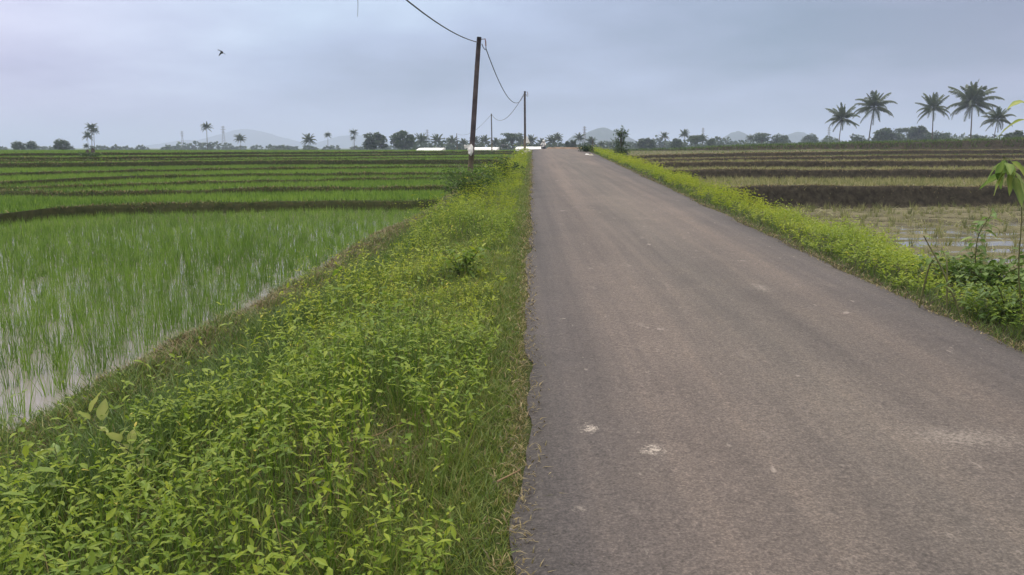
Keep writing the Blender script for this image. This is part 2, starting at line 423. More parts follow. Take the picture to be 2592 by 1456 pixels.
# ------------------------------------------------------------------ road
def road_mat():
    m, nt, N, L, b = mat('worn_asphalt')
    tc = N.new('ShaderNodeTexCoord')
    def nz(s, d=6, rough=.6, sc=(1, 1, 1)):
        mp = N.new('ShaderNodeMapping'); mp.inputs['Scale'].default_value = sc; L.new(tc.outputs['Object'], mp.inputs[0])
        n = N.new('ShaderNodeTexNoise'); n.inputs['Scale'].default_value = s; n.inputs['Detail'].default_value = d; n.inputs['Roughness'].default_value = rough
        L.new(mp.outputs[0], n.inputs['Vector']); return n.outputs['Fac']
    def ramp(f, st):
        r = N.new('ShaderNodeValToRGB'); set_ramp(r, st); L.new(f, r.inputs[0]); return r.outputs[0]
    def mix(mode, fac, a, c):
        x = N.new('ShaderNodeMix'); x.data_type = 'RGBA'; x.blend_type = mode
        if isinstance(fac, float): x.inputs[0].default_value = fac
        else: L.new(fac, x.inputs[0])
        for i, v in ((6, a), (7, c)):
            if isinstance(v, tuple): x.inputs[i].default_value = (*v, 1)
            else: L.new(v, x.inputs[i])
        return x.outputs[2]
    at = N.new('ShaderNodeAttribute'); at.attribute_name = 'tint'     # 0..1 across the road
    base = ramp(nz(.55, 4, .55, (1, .35, 1)), [(.3, (.086, .080, .076)), (.7, (.114, .103, .096))])
    track = ramp(at.outputs['Fac'], [(0, (.55, .56, .58)), (.10, (.70, .70, .73)), (.24, (1.12, 1.05, 1.0)), (.5, (.98, .97, .93)), (.74, (1.05, 1.0, .96)), (.9, (.76, .77, .80)), (1, (.6, .61, .62))])
    for e, p in zip(track.node.color_ramp.elements, (0, .06, .24, .5, .74, .92, 1)): e.position = p
    c = mix('MULTIPLY', 1.0, base, track)
    sp = ramp(nz(88., 3, .7), [(.30, (.40, .40, .40)), (.5, (1, 1, 1)), (.70, (1.9, 1.85, 1.8))])
    c = mix('MULTIPLY', .7, c, sp)
    sp2 = ramp(nz(34., 4, .7, (1, 1, 1)), [(.33, (.52, .52, .53)), (.5, (1, 1, 1)), (.67, (1.45, 1.42, 1.4))])
    c = mix('MULTIPLY', .5, c, sp2)
    # small pale scuffs and worn spots
    strk = ramp(nz(1.0, 5, .6, (4.5, .10, 1)), [(.32, (.78, .79, .81)), (.5, (1, 1, 1)), (.68, (1.20, 1.17, 1.13))])
    c = mix('MULTIPLY', .9, c, strk)
    blot = ramp(nz(1.6, 5, .65), [(.3, (.80, .80, .82)), (.5, (1, 1, 1)), (.7, (1.16, 1.13, 1.08))])
    c = mix('MULTIPLY', .45, c, blot)
    for sc_, lo, hi, am, st in ((9., .665, .74, .5, (1, .42, 1)), (3.4, .64, .80, .28, (1.3, .5, 1)), (22., .70, .76, .55, (1, .6, 1))):
        k = ramp(nz(sc_, 5, .62, st), [(lo, (0, 0, 0)), (hi, (am, am, am))])
        c = mix('MIX', k, c, (.33, .295, .26))
    dk = ramp(nz(13., 5, .7, (1, .7, 1)), [(.25, (.5, .5, .5)), (.33, (0, 0, 0))])
    c = mix('MIX', dk, c, (.035, .032, .03))
    # spilt cement: three known spots
    geo = N.new('ShaderNodeNewGeometry')
    fine = nz(42., 7, .8)
    for (px, py, rx, ry, amt) in SPOTS:
        x, y = on_road(px, py)
        v = N.new('ShaderNodeVectorMath'); v.operation = 'SUBTRACT'; L.new(geo.outputs['Position'], v.inputs[0]); v.inputs[1].default_value = (x, y, zr(y))
        s = N.new('ShaderNodeVectorMath'); s.operation = 'MULTIPLY'; L.new(v.outputs[0], s.inputs[0]); s.inputs[1].default_value = (1/rx, 1/ry, 0)
        ln = N.new('ShaderNodeVectorMath'); ln.operation = 'LENGTH'; L.new(s.outputs[0], ln.inputs[0])
        a1 = N.new('ShaderNodeMath'); a1.operation = 'MULTIPLY_ADD'; L.new(fine, a1.inputs[0]); a1.inputs[1].default_value = 5.0
        n2 = N.new('ShaderNodeMath'); n2.operation = 'MULTIPLY_ADD'; L.new(ln.outputs['Value'], n2.inputs[0]); n2.inputs[1].default_value = -.85; n2.inputs[2].default_value = -1.75
        L.new(n2.outputs[0], a1.inputs[2])
        r = ramp(a1.outputs[0], [(.2, (0, 0, 0)), (.95, (amt, amt, amt))])
        c = mix('MIX', r, c, (.42, .38, .33))
    # a dark transverse seam where two lengths of paving meet
    L.new(c, b.inputs['Base Color']); b.inputs['Roughness'].default_value = .85; b.inputs['Specular IOR Level'].default_value = .25
    bp = N.new('ShaderNodeBump'); bp.inputs['Strength'].default_value = .55; bp.inputs['Distance'].default_value = .006
    L.new(nz(75., 5, .75), bp.inputs['Height']); L.new(bp.outputs[0], b.inputs['Normal'])
    return m
SPOTS = [(1494, 1083, .06, .085, .9), (1652, 1140, .085, .10, .85), (2440, 1115, .42, .22, .34), (1880, 664, .10, .04, .6), (1425, 805, .04, .03, .5), (1425, 535, .10, .10, .6), (1470, 1285, .04, .04, .35), (1930, 735, .10, .25, .3)]
def road():
    ys = np.concatenate([np.arange(-5, 30, .12), np.arange(30, 75, .5), np.arange(75, 140, 2.)])
    ts = np.concatenate([[0, .012, .03, .06], np.linspace(.1, .9, 15), [.94, .97, .988, 1]])
    Y, T = np.meshgrid(ys, ts, indexing='ij')
    e0 = (fbm(ys*1.3, 0*ys, 3, 5)-.5)*.17; e1 = (fbm(ys*1.3, 0*ys+9, 4, 5)-.5)*.2
    a = xL(Y)+e0[:, None]; c = xR(Y)+e1[:, None]
    X = a+(c-a)*T
    Z = zr(Y)+.03*(1-(2*T-1)**2)*1.0-.018*(np.abs(2*T-1) > .97)-.012
    Z += (fbm(X*.8, Y*.8, 8, 2)-.5)*.012
    n, k = X.shape; idx = np.arange(n*k).reshape(n, k)
    q = np.stack([idx[:-1, :-1], idx[:-1, 1:], idx[1:, 1:], idx[1:, :-1]], -1).reshape(-1, 4)
    mb = MB(); mb.add(np.stack([X, Y, Z], -1), q, T.ravel())
    # thin broken sides
    for j, s in ((0, 1), (k-1, -1)):
        P = np.stack([X[:, j], Y[:, j], Z[:, j]], -1); Q = P-np.array([0, 0, .09])
        V = np.concatenate([P, Q]); i = np.arange(n-1)
        f = np.stack([i, i+1, i+1+n, i+n], -1)
        mb.add(V, f if s < 0 else f[:, ::-1], float(j > 0))
    tag(mb.build('road', road_mat()), kind='structure')
road()

# ------------------------------------------------------------------ water
def water_mat(name, c):
    m, nt, N, L, b = mat(name)
    b.inputs['Base Color'].default_value = (*c, 1); b.inputs['Roughness'].default_value = .06; b.inputs['IOR'].default_value = 1.33
    tc = N.new('ShaderNodeTexCoord'); n = N.new('ShaderNodeTexNoise'); n.inputs['Scale'].default_value = 5; n.inputs['Detail'].default_value = 3
    L.new(tc.outputs['Object'], n.inputs['Vector']); bp = N.new('ShaderNodeBump'); bp.inputs['Strength'].default_value = .05; bp.inputs['Distance'].default_value = .02
    L.new(n.outputs['Fac'], bp.inputs['Height']); L.new(bp.outputs[0], b.inputs['Normal']); return m
def sheet(name, xs, ys, z, m):
    X, Y = np.meshgrid(xs, ys, indexing='ij'); idx = np.arange(X.size).reshape(X.shape)
    q = np.stack([idx[:-1, :-1], idx[1:, :-1], idx[1:, 1:], idx[:-1, 1:]], -1).reshape(-1, 4)
    return X, Y, q
def waters():
    us = np.concatenate([np.arange(2.2, 6, .2), np.arange(6, 60, 2)]); t = np.linspace(0, 1, 30)
    U, T = np.meshgrid(us, t, indexing='ij'); Y = -4+(cL(0, U)-.02+4)*T
    X = xL(Y)-U; idx = np.arange(U.size).reshape(U.shape)
    q = np.stack([idx[:-1, :-1], idx[:-1, 1:], idx[1:, 1:], idx[1:, :-1]], -1).reshape(-1, 4)
    tag(MB().add(np.stack([X, Y, 0*X+LW0], -1), q).build('paddy_water', water_mat('paddy_water', (.20, .19, .165))), kind='structure')
    us = np.concatenate([np.arange(1.2, 6, .3), np.arange(6, 40, 2)])
    U, T = np.meshgrid(us, t, indexing='ij'); Y = -4+(cR(0, U)-.05+4)*T
    X = xR(Y)+U
    tag(MB().add(np.stack([X, Y, 0*X+RW0+.004], -1), q if False else np.stack([(i:=np.arange(U.size).reshape(U.shape))[:-1, :-1], i[1:, :-1], i[1:, 1:], i[:-1, 1:]], -1).reshape(-1, 4)).build('muddy_water', water_mat('muddy_water', (.13, .12, .085))), kind='structure')
waters()

# ------------------------------------------------------------------ vegetation generators
UP = np.array([0, 0, 1.])
def blades(mb, B, h, w, az, lean, segs=3, curl=.5, tint=None, rng=RNG):
    """grass blades: bases B(n,3), heights, widths, azimuth of the lean, lean 0..1"""
    n = len(B); h = np.broadcast_to(h, (n,)); w = np.broadcast_to(w, (n,)); lean = np.broadcast_to(lean, (n,))
    d = np.stack([np.cos(az), np.sin(az), 0*az], -1); sd = np.stack([-np.sin(az), np.cos(az), 0*az], -1)
    tw = rng.uniform(-1.2, 1.2, n); sd = sd*np.cos(tw)[:, None]+d*np.sin(tw)[:, None]
    ts = np.linspace(0, 1, segs+1); V = []
    for t in ts:
        off = lean*(t*(1-curl)+curl*t*t); up = t*(1-.45*lean*curl*t)
        c = B+d*(h*off)[:, None]+UP*(h*up)[:, None]
        ww = w*(1-t**1.6)*.5+.0004 if t < 1 else None
        if t < 1: V += [c-sd*ww[:, None], c+sd*ww[:, None]]
        else: V += [c]
    m = len(V); V = np.stack(V, 1); o = np.arange(n)[:, None]*m
    fs = [np.concatenate([o+2*i, o+2*i+1, o+2*i+3, o+2*i+2], 1) for i in range(segs-1)]
    k = 2*(segs-1); fs.append(np.concatenate([o+k, o+k+1, o+k+2], 1))
    if tint is None: tint = rng.uniform(0, 1, n)
    mb.add(V, fs, np.repeat(tint, m))
def leaves(mb, P, D, L, wr, droop, tint, fine=True, fold=.25, roll=None, shape=(.36, .74, .5, .34)):
    """leaves: base P(n,3), direction D(n,3), length L, width ratio, droop"""
    n = len(P); D = unit(D); L = np.broadcast_to(L, (n,)); droop = np.broadcast_to(droop, (n,))
    s = np.cross(D, UP); s = np.where(np.linalg.norm(s, axis=1, keepdims=True) < 1e-3, np.array([[1., 0, 0]]), s); s = unit(s)
    nn = np.cross(s, D)
    if roll is not None:
        c, q = np.cos(roll)[:, None], np.sin(roll)[:, None]; s, nn = s*c+nn*q, nn*c-s*q
    def pt(t): return P+D*(L*t)[:, None]-UP*(L*droop*t*t)[:, None]
    w = L*wr
    if fine:
        t1, t2, a1, a2 = shape
        m1, m2 = pt(t1)-nn*(w*fold*a1)[:, None], pt(t2)-nn*(w*fold*a2)[:, None]
        V = np.stack([P, pt(t1)+s*(w*a1)[:, None], m1, pt(t1)-s*(w*a1)[:, None], pt(t2)+s*(w*a2)[:, None], m2, pt(t2)-s*(w*a2)[:, None], pt(1.)], 1)
        o = np.arange(n)[:, None]*8
        tri = np.concatenate([np.concatenate([o+a, o+b, o+c], 1) for a, b, c in ((0,2,1),(0,3,2),(4,5,7),(5,6,7))])
        qd = np.concatenate([np.concatenate([o+a, o+b, o+c, o+d], 1) for a, b, c, d in ((1,2,5,4),(2,3,6,5))])
        mb.add(V, [tri, qd], np.repeat(tint, 8))
    else:
        c = pt(.45)
        V = np.stack([P, c+s*(w*.5)[:, None]+nn*(w*fold*.5)[:, None], pt(1.), c-s*(w*.5)[:, None]+nn*(w*fold*.5)[:, None]], 1)
        o = np.arange(n)[:, None]*4
        mb.add(V, [np.concatenate([o, o+2, o+1], 1), np.concatenate([o, o+3, o+2], 1)], np.repeat(tint, 4))
def big_leaf(mb, p, D, L, wr, droop, tint, rng, fold=.3):
    D = np.array(D, float); D /= np.linalg.norm(D); sd = np.cross(D, UP); sd /= max(np.linalg.norm(sd), 1e-6); nn = np.cross(sd, D)
    ro = rng.normal(0, .35); sd, nn = sd*math.cos(ro)+nn*math.sin(ro), nn*math.cos(ro)-sd*math.sin(ro)
    n = 9; t = np.linspace(0, 1, n); wd = L*wr*.5*np.sin(np.pi*t**.72)**.85*(1-.25*t); wd[0] = wd[-1] = .0008
    C = np.array(p)+D*(L*(t-.10*droop*t**2))[:, None]-UP*(L*droop*.75*t**2)[:, None]; wv = L*.018*np.sin(t*14+rng.uniform(0, 6))
    V = np.concatenate([C+sd*wd[:, None]+nn*(wd*fold+wv)[:, None], C, C-sd*wd[:, None]+nn*(wd*fold-wv)[:, None]]); i = np.arange(n-1)
    mb.add(V, [np.stack([i, i+1, i+1+n, i+n], -1), np.stack([i+n, i+1+n, i+1+2*n, i+2*n], -1)], np.concatenate([np.full(n, tint), np.full(n, min(1, tint+.25)), np.full(n, tint)]))
def weeds(mb, B, hh, leafL, nodes, tint, fine, rng, wr=.34, stem=True):
    """low broad-leaved weeds: stems with opposite lance-shaped leaves"""
    n = len(B); az = rng.uniform(0, 6.283, n); ln = rng.uniform(.05, .75, n)
    d = np.stack([np.cos(az), np.sin(az), 0*az], -1)
    def sp(t): return B+d*(hh*ln*t*t)[:, None]+UP*(hh*t*(1-.12*ln*t))[:, None]
    if stem: blades(mb, B, hh*.98, .006 if fine else .009, az, ln, 2 if fine else 1, 1., np.clip(tint-.25, 0, 1), rng)
    a0 = rng.uniform(0, 6.283, n)
    for k in range(nodes):
        t = .3+.7*(k+.6)/nodes
        p = sp(min(t, 1.)*np.ones(n))
        for sgn in (0, math.pi):
            a = a0+k*1.57+sgn+rng.normal(0, .35, n); el = rng.uniform(.05, .95, n)+(.35 if k == nodes-1 else 0)
            D = np.stack([np.cos(a)*np.cos(el), np.sin(a)*np.cos(el), np.sin(el)], -1)+d*.2
            sc = rng.uniform(.65, 1.15, n)*(1-.35*(k == nodes-1))
            keep = rng.uniform(0, 1, n) < (.93 if k > 0 else .6)
            tt = np.clip(tint+rng.normal(0, .075, n)+.10*(t-.6), 0, .95)
            tt = np.where(rng.uniform(0, 1, n) < .006, 1., tt)
            leaves(mb, p[keep], D[keep], (leafL*sc)[keep], wr, rng.uniform(.15, .75, n)[keep], tt[keep], fine, roll=rng.normal(0, .35, n)[keep])

def scatter(n, a0, a1, y0, y1, rng, bias=0.):
    y = y0+(y1-y0)*rng.uniform(0, 1, n)
    return a0+(a1-a0)*rng.uniform(0, 1, n), y
SEEDC = at_z(215, 1190, -.02)
DRYC = at_z(1010, 1130, .1)                                   # middle of the trodden patch in the verge
def left_weeds():
    rng = np.random.default_rng(21); mb = MB()
    for y0, y1, dens, ll, nodes, fine, hs in ((1.6, 4.5, 230, .060, 5, True, 1.), (4.5, 8, 190, .058, 5, True, 1.), (8, 14, 135, .062, 5, True, 1.05), (14, 24, 80, .075, 4, False, 1.1), (24, 38, 36, .095, 4, False, 1.1), (38, 62, 26, .13, 3, False, 1.15)):
        n = int(dens*(y1-y0)*3.4); u, y = scatter(n, .25, 3.6, y0, y1, rng)
        U = Ub(y); ok = (u < U-1.22+.17*rng.normal(0, 1, n)) & (u > .03+.36*fbm(y*1.1, u*0, 77))
        x = xL(y)-u
        patch = np.exp(-(((x-DRYC[0])/.24)**2+((y-DRYC[1])/.32)**2))
        patch = np.maximum(patch, .95*np.exp(-(((x-SEEDC[0])/.34)**2+((y-SEEDC[1])/.42)**2)))
        den = fbm(u*1.25, y*1.25, 61, 2); p = np.clip((den-.22)*4.2, .35, 1)*(1-.93*patch)
        ok &= rng.uniform(0, 1, n) < p
        u, y, x, den = u[ok], y[ok], x[ok], den[ok]
        hh = (.09+.58*(np.clip(fbm(u*1.05, y*.8, 64, 2)-.34, 0, .36)/.36)**1.3)*rng.uniform(.5, 1.25, len(u))*hs*np.clip(.45+u*.8, .5, 1)*np.clip((Ub(y)-.85-u)*1.3+.45, .45, 1)
        tint = .40+.24*sstep((y-3.6)/3.)+.75*(fbm(u*.8, y*.55, 81, 2)-.5)+.12*np.exp(-((u-1.3)/.8)**2)
        B = np.stack([x, y, zL(u, y)-.02], -1); tint = np.clip(tint, .05, .93)
        q = rng.uniform(0, 1, len(u))+.9*(fbm(u*1.1, y*1.1, 65)-.5)
        for lo, hi, lk, wr, nd, hk, dt in ((-9, .16, .72, .52, nodes-1, .75, -.16), (.16, .80, .92, .30, nodes, 1., 0.), (.80, 1.02, .68, .30, nodes+2, 1.12, .06), (1.02, 9, 1.35, .34, nodes, 1.15, -.04)):
            k = (q >= lo) & (q < hi)
            if k.any(): weeds(mb, B[k], (hh*hk)[k], ll*lk*rng.uniform(.7, 1.25, k.sum()), max(nd, 2), np.clip(tint[k]+dt, .03, .80-.09*sstep((y[k]-5)/4.)), fine, rng, wr)
    tag(mb.build('roadside_weeds', M['weed'], smooth=False), 'yellow-green broad-leaved weeds covering the verge left of the road', 'weeds', kind='stuff')
def right_weeds():
    rng = np.random.default_rng(22); mb = MB()
    for y0, y1, dens, ll, nodes, fine, hs in ((2.5, 9, 200, .062, 5, True, 1.), (9, 15, 140, .062, 5, True, 1.), (15, 25, 60, .075, 4, False, 1.), (25, 40, 36, .10, 4, False, 1.), (40, 66, 24, .13, 3, False, 1.1)):
        n = int(dens*(y1-y0)*2.2); w, y = scatter(n, .05, 2.2, y0, y1, rng)
        U = UR(y); ok = (w < U+.3+.2*rng.normal(0, 1, n)) & (w > .08+.2*fbm(y*1.3, 0*y, 78))
        den = fbm(w*1.3, y*1.1, 62, 2); ok &= rng.uniform(0, 1, n) < np.clip((den-.2)*4, .2, 1)
        w, y, den = w[ok], y[ok], den[ok]
        hh = (.16+.22*np.clip(den-.3, 0, .4)/.4)*rng.uniform(.6, 1.25, len(w))*hs*np.clip(.45+w*1.2, .45, 1)
        tint = .56+.10*sstep((y-6)/4.)+.45*(fbm(w*.8, y*.5, 82, 2)-.5)-.25*sstep((8.5-y)/3.)
        B = np.stack([xR(y)+w, y, zR(w, y)-.02], -1)
        weeds(mb, B, hh, ll, nodes, np.clip(tint, .05, .80), fine, rng)
    tag(mb.build('roadside_weeds', M['weed'], smooth=False), 'yellow-green broad-leaved weeds along the right edge of the road', 'weeds', kind='stuff')
left_weeds(); right_weeds()

def grasses():
    rng = np.random.default_rng(23); mb = MB()
    def put(u, y, h, w, lean, tint, segs=2, left=True):
        n = len(u); x = xL(y)-u if left else xR(y)+u; z = (zL if left else zR)(u, y)
        blades(mb, np.stack([x, y, z-.012], -1), h, w, rng.uniform(0, 6.283, n), lean, segs, .6, np.clip(tint, 0, 1), rng)
    # short turf beside the asphalt, left
    for y0, y1, dens, w in ((1.6, 5, 6500, .005), (5, 10, 4200, .006), (10, 22, 1500, .009), (22, 60, 300, .018)):
        n = int(dens*(y1-y0)*.75); u = np.abs(rng.beta(1.1, 1.6, n))*.85-.01; y = rng.uniform(y0, y1, n)
        put(u, y, rng.uniform(.03, .10, n)*np.clip(.45+u*3, .45, 1.2), w, rng.uniform(.2, 1.2, n), .62+.28*rng.normal(0, 1, n)*.7+.5*np.exp(-(u/.06)**2))
    # turf under and between the weeds
    for y0, y1, dens, w in ((1.6, 6, 1700, .006), (6, 12, 800, .008), (12, 24, 160, .012)):
        n = int(dens*(y1-y0)*2.6); u = rng.uniform(.6, 3.2, n); y = rng.uniform(y0, y1, n); ok = u < Ub(y)-.5; u, y = u[ok], y[ok]; n = len(u)
        put(u, y, rng.uniform(.05, .16, n), w, rng.uniform(.3, 1.2, n), .50+.25*rng.normal(0, 1, n)+.35*(fbm(u*1.5, y*1.5, 93)-.5))
    # rank grass on the outer side of the verge, along the ditch
    for y0, y1, dens, w in ((2, 8, 1300, .007), (8, 24, 420, .011), (24, 60, 60, .03)):
        n = int(dens*(y1-y0)*.9); y = rng.uniform(y0, y1, n); u = Ub(y)-.72-rng.beta(1.6, 1.6, n)*.85
        cl = fbm(u*1.5, y*1.1, 94); ok = rng.uniform(0, 1, n) < np.clip((cl-.25)*4, .15, 1); u, y = u[ok], y[ok]; n = len(u)
        put(u, y, rng.uniform(.10, .30, n), w, rng.uniform(.3, 1.1, n), .22+.22*rng.normal(0, 1, n), 3)
    # green grass creeping over the bund and the terrace lips
    for y0, y1, dens, w in ((2, 9, 1300, .006), (9, 16, 800, .009), (16, 30, 350, .014)):
        n = int(dens*(y1-y0)*.8); y = rng.uniform(y0, y1, n); u = Ub(y)-.40+rng.normal(0, .28, n)
        ok = rng.uniform(0, 1, n) < np.clip((.62-fbm(y*.8, u*2.2, 131, 2))*5, .12, 1); u, y = u[ok], y[ok]; n = len(u)
        put(u, y, rng.uniform(.04, .13, n), w, rng.uniform(.4, 1.3, n), .42+.22*rng.normal(0, 1, n))
    for i in range(len(LZ)):
        n = 5200 if i < 5 else 6500; u = rng.uniform(2.2, 36 if i < 5 else 64, n); y = allL(u)[i]+rng.normal(-.05, .15, n); ok = u > Ub(y); u, y = u[ok], y[ok]; n = len(u)
        put(u, y, rng.uniform(.05, .14, n), .013+.0007*y, rng.uniform(.3, 1.2, n), .40+.22*rng.normal(0, 1, n))
    # taller grass stems standing among the weeds
    n = 2600; y = 2+14*rng.uniform(0, 1, n)**1.3; u = rng.uniform(.3, 2.8, n); ok = (u < Ub(y)-.8) & (fbm(u*.9, y*.9, 141) > .46); u, y = u[ok], y[ok]; n = len(u)
    put(u, y, rng.uniform(.22, .46, n), .0055, rng.uniform(.1, .7, n), .55+.2*rng.normal(0, 1, n), 3)
    # foot of the right verge
    for y0, y1, dens, w in ((3, 10, 1500, .005), (10, 22, 700, .008), (22, 62, 160, .02)):
        n = int(dens*(y1-y0)*.5); u = rng.beta(1.1, 2, n)*.7-.02; y = rng.uniform(y0, y1, n)
        put(u, y, rng.uniform(.04, .14, n)*np.clip(.5+u*3, .5, 1.2), w, rng.uniform(.3, 1.2, n), .35+.25*rng.normal(0, 1, n)+.4*np.exp(-(u/.06)**2), 2, False)
    # grass and bank creepers on the far dike, right
    n = 15000; w = rng.uniform(3, 66, n); c = allR(w)[5]; y = c+rng.uniform(-.55, 1.8, n)
    put(w, y, rng.uniform(.12, .36, n), .05, rng.uniform(.2, .9, n), .22+.2*rng.normal(0, 1, n), 2, False)
    # greenish weeds on the upper right terraces
    n = 26000; w = rng.uniform(1.6, 56, n); c = allR(w); y = c[3]+(c[5]-c[3])*rng.uniform(0, 1, n)**1.2
    ok = rng.uniform(0, 1, n) < np.clip((fbm(w*.25, y*.5, 97)-.30)*3.2, .1, 1); w, y = w[ok], y[ok]; n = len(w)
    put(w, y, rng.uniform(.05, .14, n), .03, rng.uniform(.3, 1, n), .45+.25*rng.normal(0, 1, n), 2, False)
    tag(mb.build('grass', M['grass'], smooth=False), 'short green grass edging both sides of the road', 'grass', kind='stuff')
grasses()

def dry_grass():
    rng = np.random.default_rng(24); mb = MB()
    def put(u, y, h, w, lean, left=True, dz=0.):
        n = len(u); x = xL(y)-u if left else xR(y)+u; z = (zL if left else zR)(u, y)
        blades(mb, np.stack([x, y, z-.005+dz], -1), h, w, rng.uniform(0, 6.283, n), lean, 2, .7, np.clip(rng.normal(.5, .25, n), 0, 1), rng)
    # bund crest
    for y0, y1, dens, w in ((2, 9, 1500, .006), (9, 16, 900, .009), (16, 30, 450, .014)):
        n = int(dens*(y1-y0)*.9); y = rng.uniform(y0, y1, n); u = Ub(y)-.45+rng.normal(0, .27, n); ok = rng.uniform(0, 1, n) < np.clip((fbm(y*.8, u*2.2, 131, 2)-.30)*5, .06, 1); u, y = u[ok], y[ok]; n = len(u)
        put(u, y, rng.uniform(.03, .09, n), w, rng.uniform(.5, 1.6, n))
    # litter along the asphalt edges
    for left in (True, False):
        for y0, y1, dens, w in ((1.8, 6, 700, .007), (6, 14, 420, .010), (14, 40, 120, .016)):
            n = int(dens*(y1-y0)*.3); y = rng.uniform(y0, y1, n); u = rng.normal(.02, .07, n)
            put(u, y, rng.uniform(.015, .042, n), w, rng.uniform(.8, 2., n), left, .03)
    # trodden patch
    n = 2600; x = DRYC[0]+rng.normal(0, .30, n); y = DRYC[1]+rng.normal(0, .34, n); u = xL(y)-x; ok = u > .5; u, y = u[ok], y[ok]
    put(u, y, rng.uniform(.03, .12, len(u)), .005, rng.uniform(.5, 1.8, len(u)))
    # dry tops of the terrace lips, left and right
    for i in range(len(LZ)):
        n = 2600 if i < 5 else 3600; u = rng.uniform(2.2, 34 if i < 5 else 62, n); y = allL(u)[i]+rng.normal(.04, .07, n); ok = u > Ub(y); u, y = u[ok], y[ok]
        ok = fbm(u*.5, y*.5, 120+i) > .48; u, y = u[ok], y[ok]
        put(u, y, rng.uniform(.04, .11, len(u)), .012+.0006*y, rng.uniform(.4, 1.3, len(u)))
    for i in range(5):
        n = 2600; u = rng.uniform(1.4, 34, n); y = allR(u)[i]+rng.normal(.10, .08, n)
        put(u, y, rng.uniform(.03, .09, n), .012+.0005*y, rng.uniform(.4, 1.3, n), False)
    tag(mb.build('dry_grass', M['dry'], smooth=False), 'brown dry grass on the bund, terrace lips and asphalt edges', 'dry grass', kind='stuff')
dry_grass()

def rice():
    rng = np.random.default_rng(25); mb = MB()
    for y0, y1, sp, nb, h, w, segs in ((4, 11, .175, 22, .42, .0045, 3), (11, 25, .185, 17, .35, .0085, 2), (20, 53, .20, 10, .20, .016, 2), (50, 128, .45, 9, .17, .055, 1)):
        ys = np.arange(y0, y1, sp); rows = []
        us = np.arange(1.5, 80, sp*.95)
        U, Y = np.meshgrid(us, ys); U = U.ravel()+rng.normal(0, sp*.18, U.size); Y = Y.ravel()+rng.normal(0, sp*.18, Y.size)
        X = xL(Y)-U; ok = (np.abs(X) < .63*Y+3.5) & (U > Ub(Y)+.12)
        U, Y = U[ok], Y[ok]
        c = allL(U); first = Y < c[0]-.35
        ok = first if y1 <= 25 else (Y > c[0]+.22) & (Y < c[5]+2 if y1 <= 53 else Y > c[5]+1.5)
        if y1 > 25:
            for i in range(1, len(c)): ok &= ~((Y > c[i]-.38) & (Y < c[i]+.30))
        if y1 <= 25: ok &= (Y >= y0) & (Y < y1)
        U, Y = U[ok], Y[ok]; X = xL(Y)-U; n = len(U)
        gap = fbm(U*.5, Y*.5, 33, 2)
        # thinner stand in the near corner
        keep = rng.uniform(0, 1, n) < np.where(Y < 12, np.clip(.95-.55*np.clip((gap-.46)*4, 0, 1), .33, 1), .97); U, Y, X, gap = U[keep], Y[keep], X[keep], gap[keep]; n = len(U)
        Z = zL(U, Y)-.01
        r = .05 if y1 <= 25 else .07
        k = np.repeat(np.arange(n), nb); m = len(k); az = rng.uniform(0, 6.283, m); rr = np.sqrt(rng.uniform(0, 1, m))*r
        B = np.stack([X[k]+np.cos(az)*rr, Y[k]+np.sin(az)*rr, Z[k]], -1)
        hh = h*(1-.22*sstep((Y-13)/8.)*(y1 <= 25))[k]*rng.uniform(.85, 1.15, n)[k]*rng.uniform(.55, 1.1, m)*(1+.25*(gap[k]-.5))
        near = np.exp(-((U[k]-Ub(Y[k])-.3)/.4)**2)
        lean = rng.beta(1.4, 3, m)*.75
        tint = .5+.16*rng.normal(0, 1, n)[k]+.14*rng.normal(0, 1, m)+.5*(fbm(U*.35, Y*.25, 36)-.5)[k]-.15*(Y[k] < 24)
        blades(mb, B, hh, w, az, lean, segs, .75, np.clip(tint, 0, 1), rng)
    tag(mb.build('rice_plants', M['rice'], smooth=False), 'young green rice plants filling the flooded paddies left of the road', 'rice plants', kind='stuff')
rice()

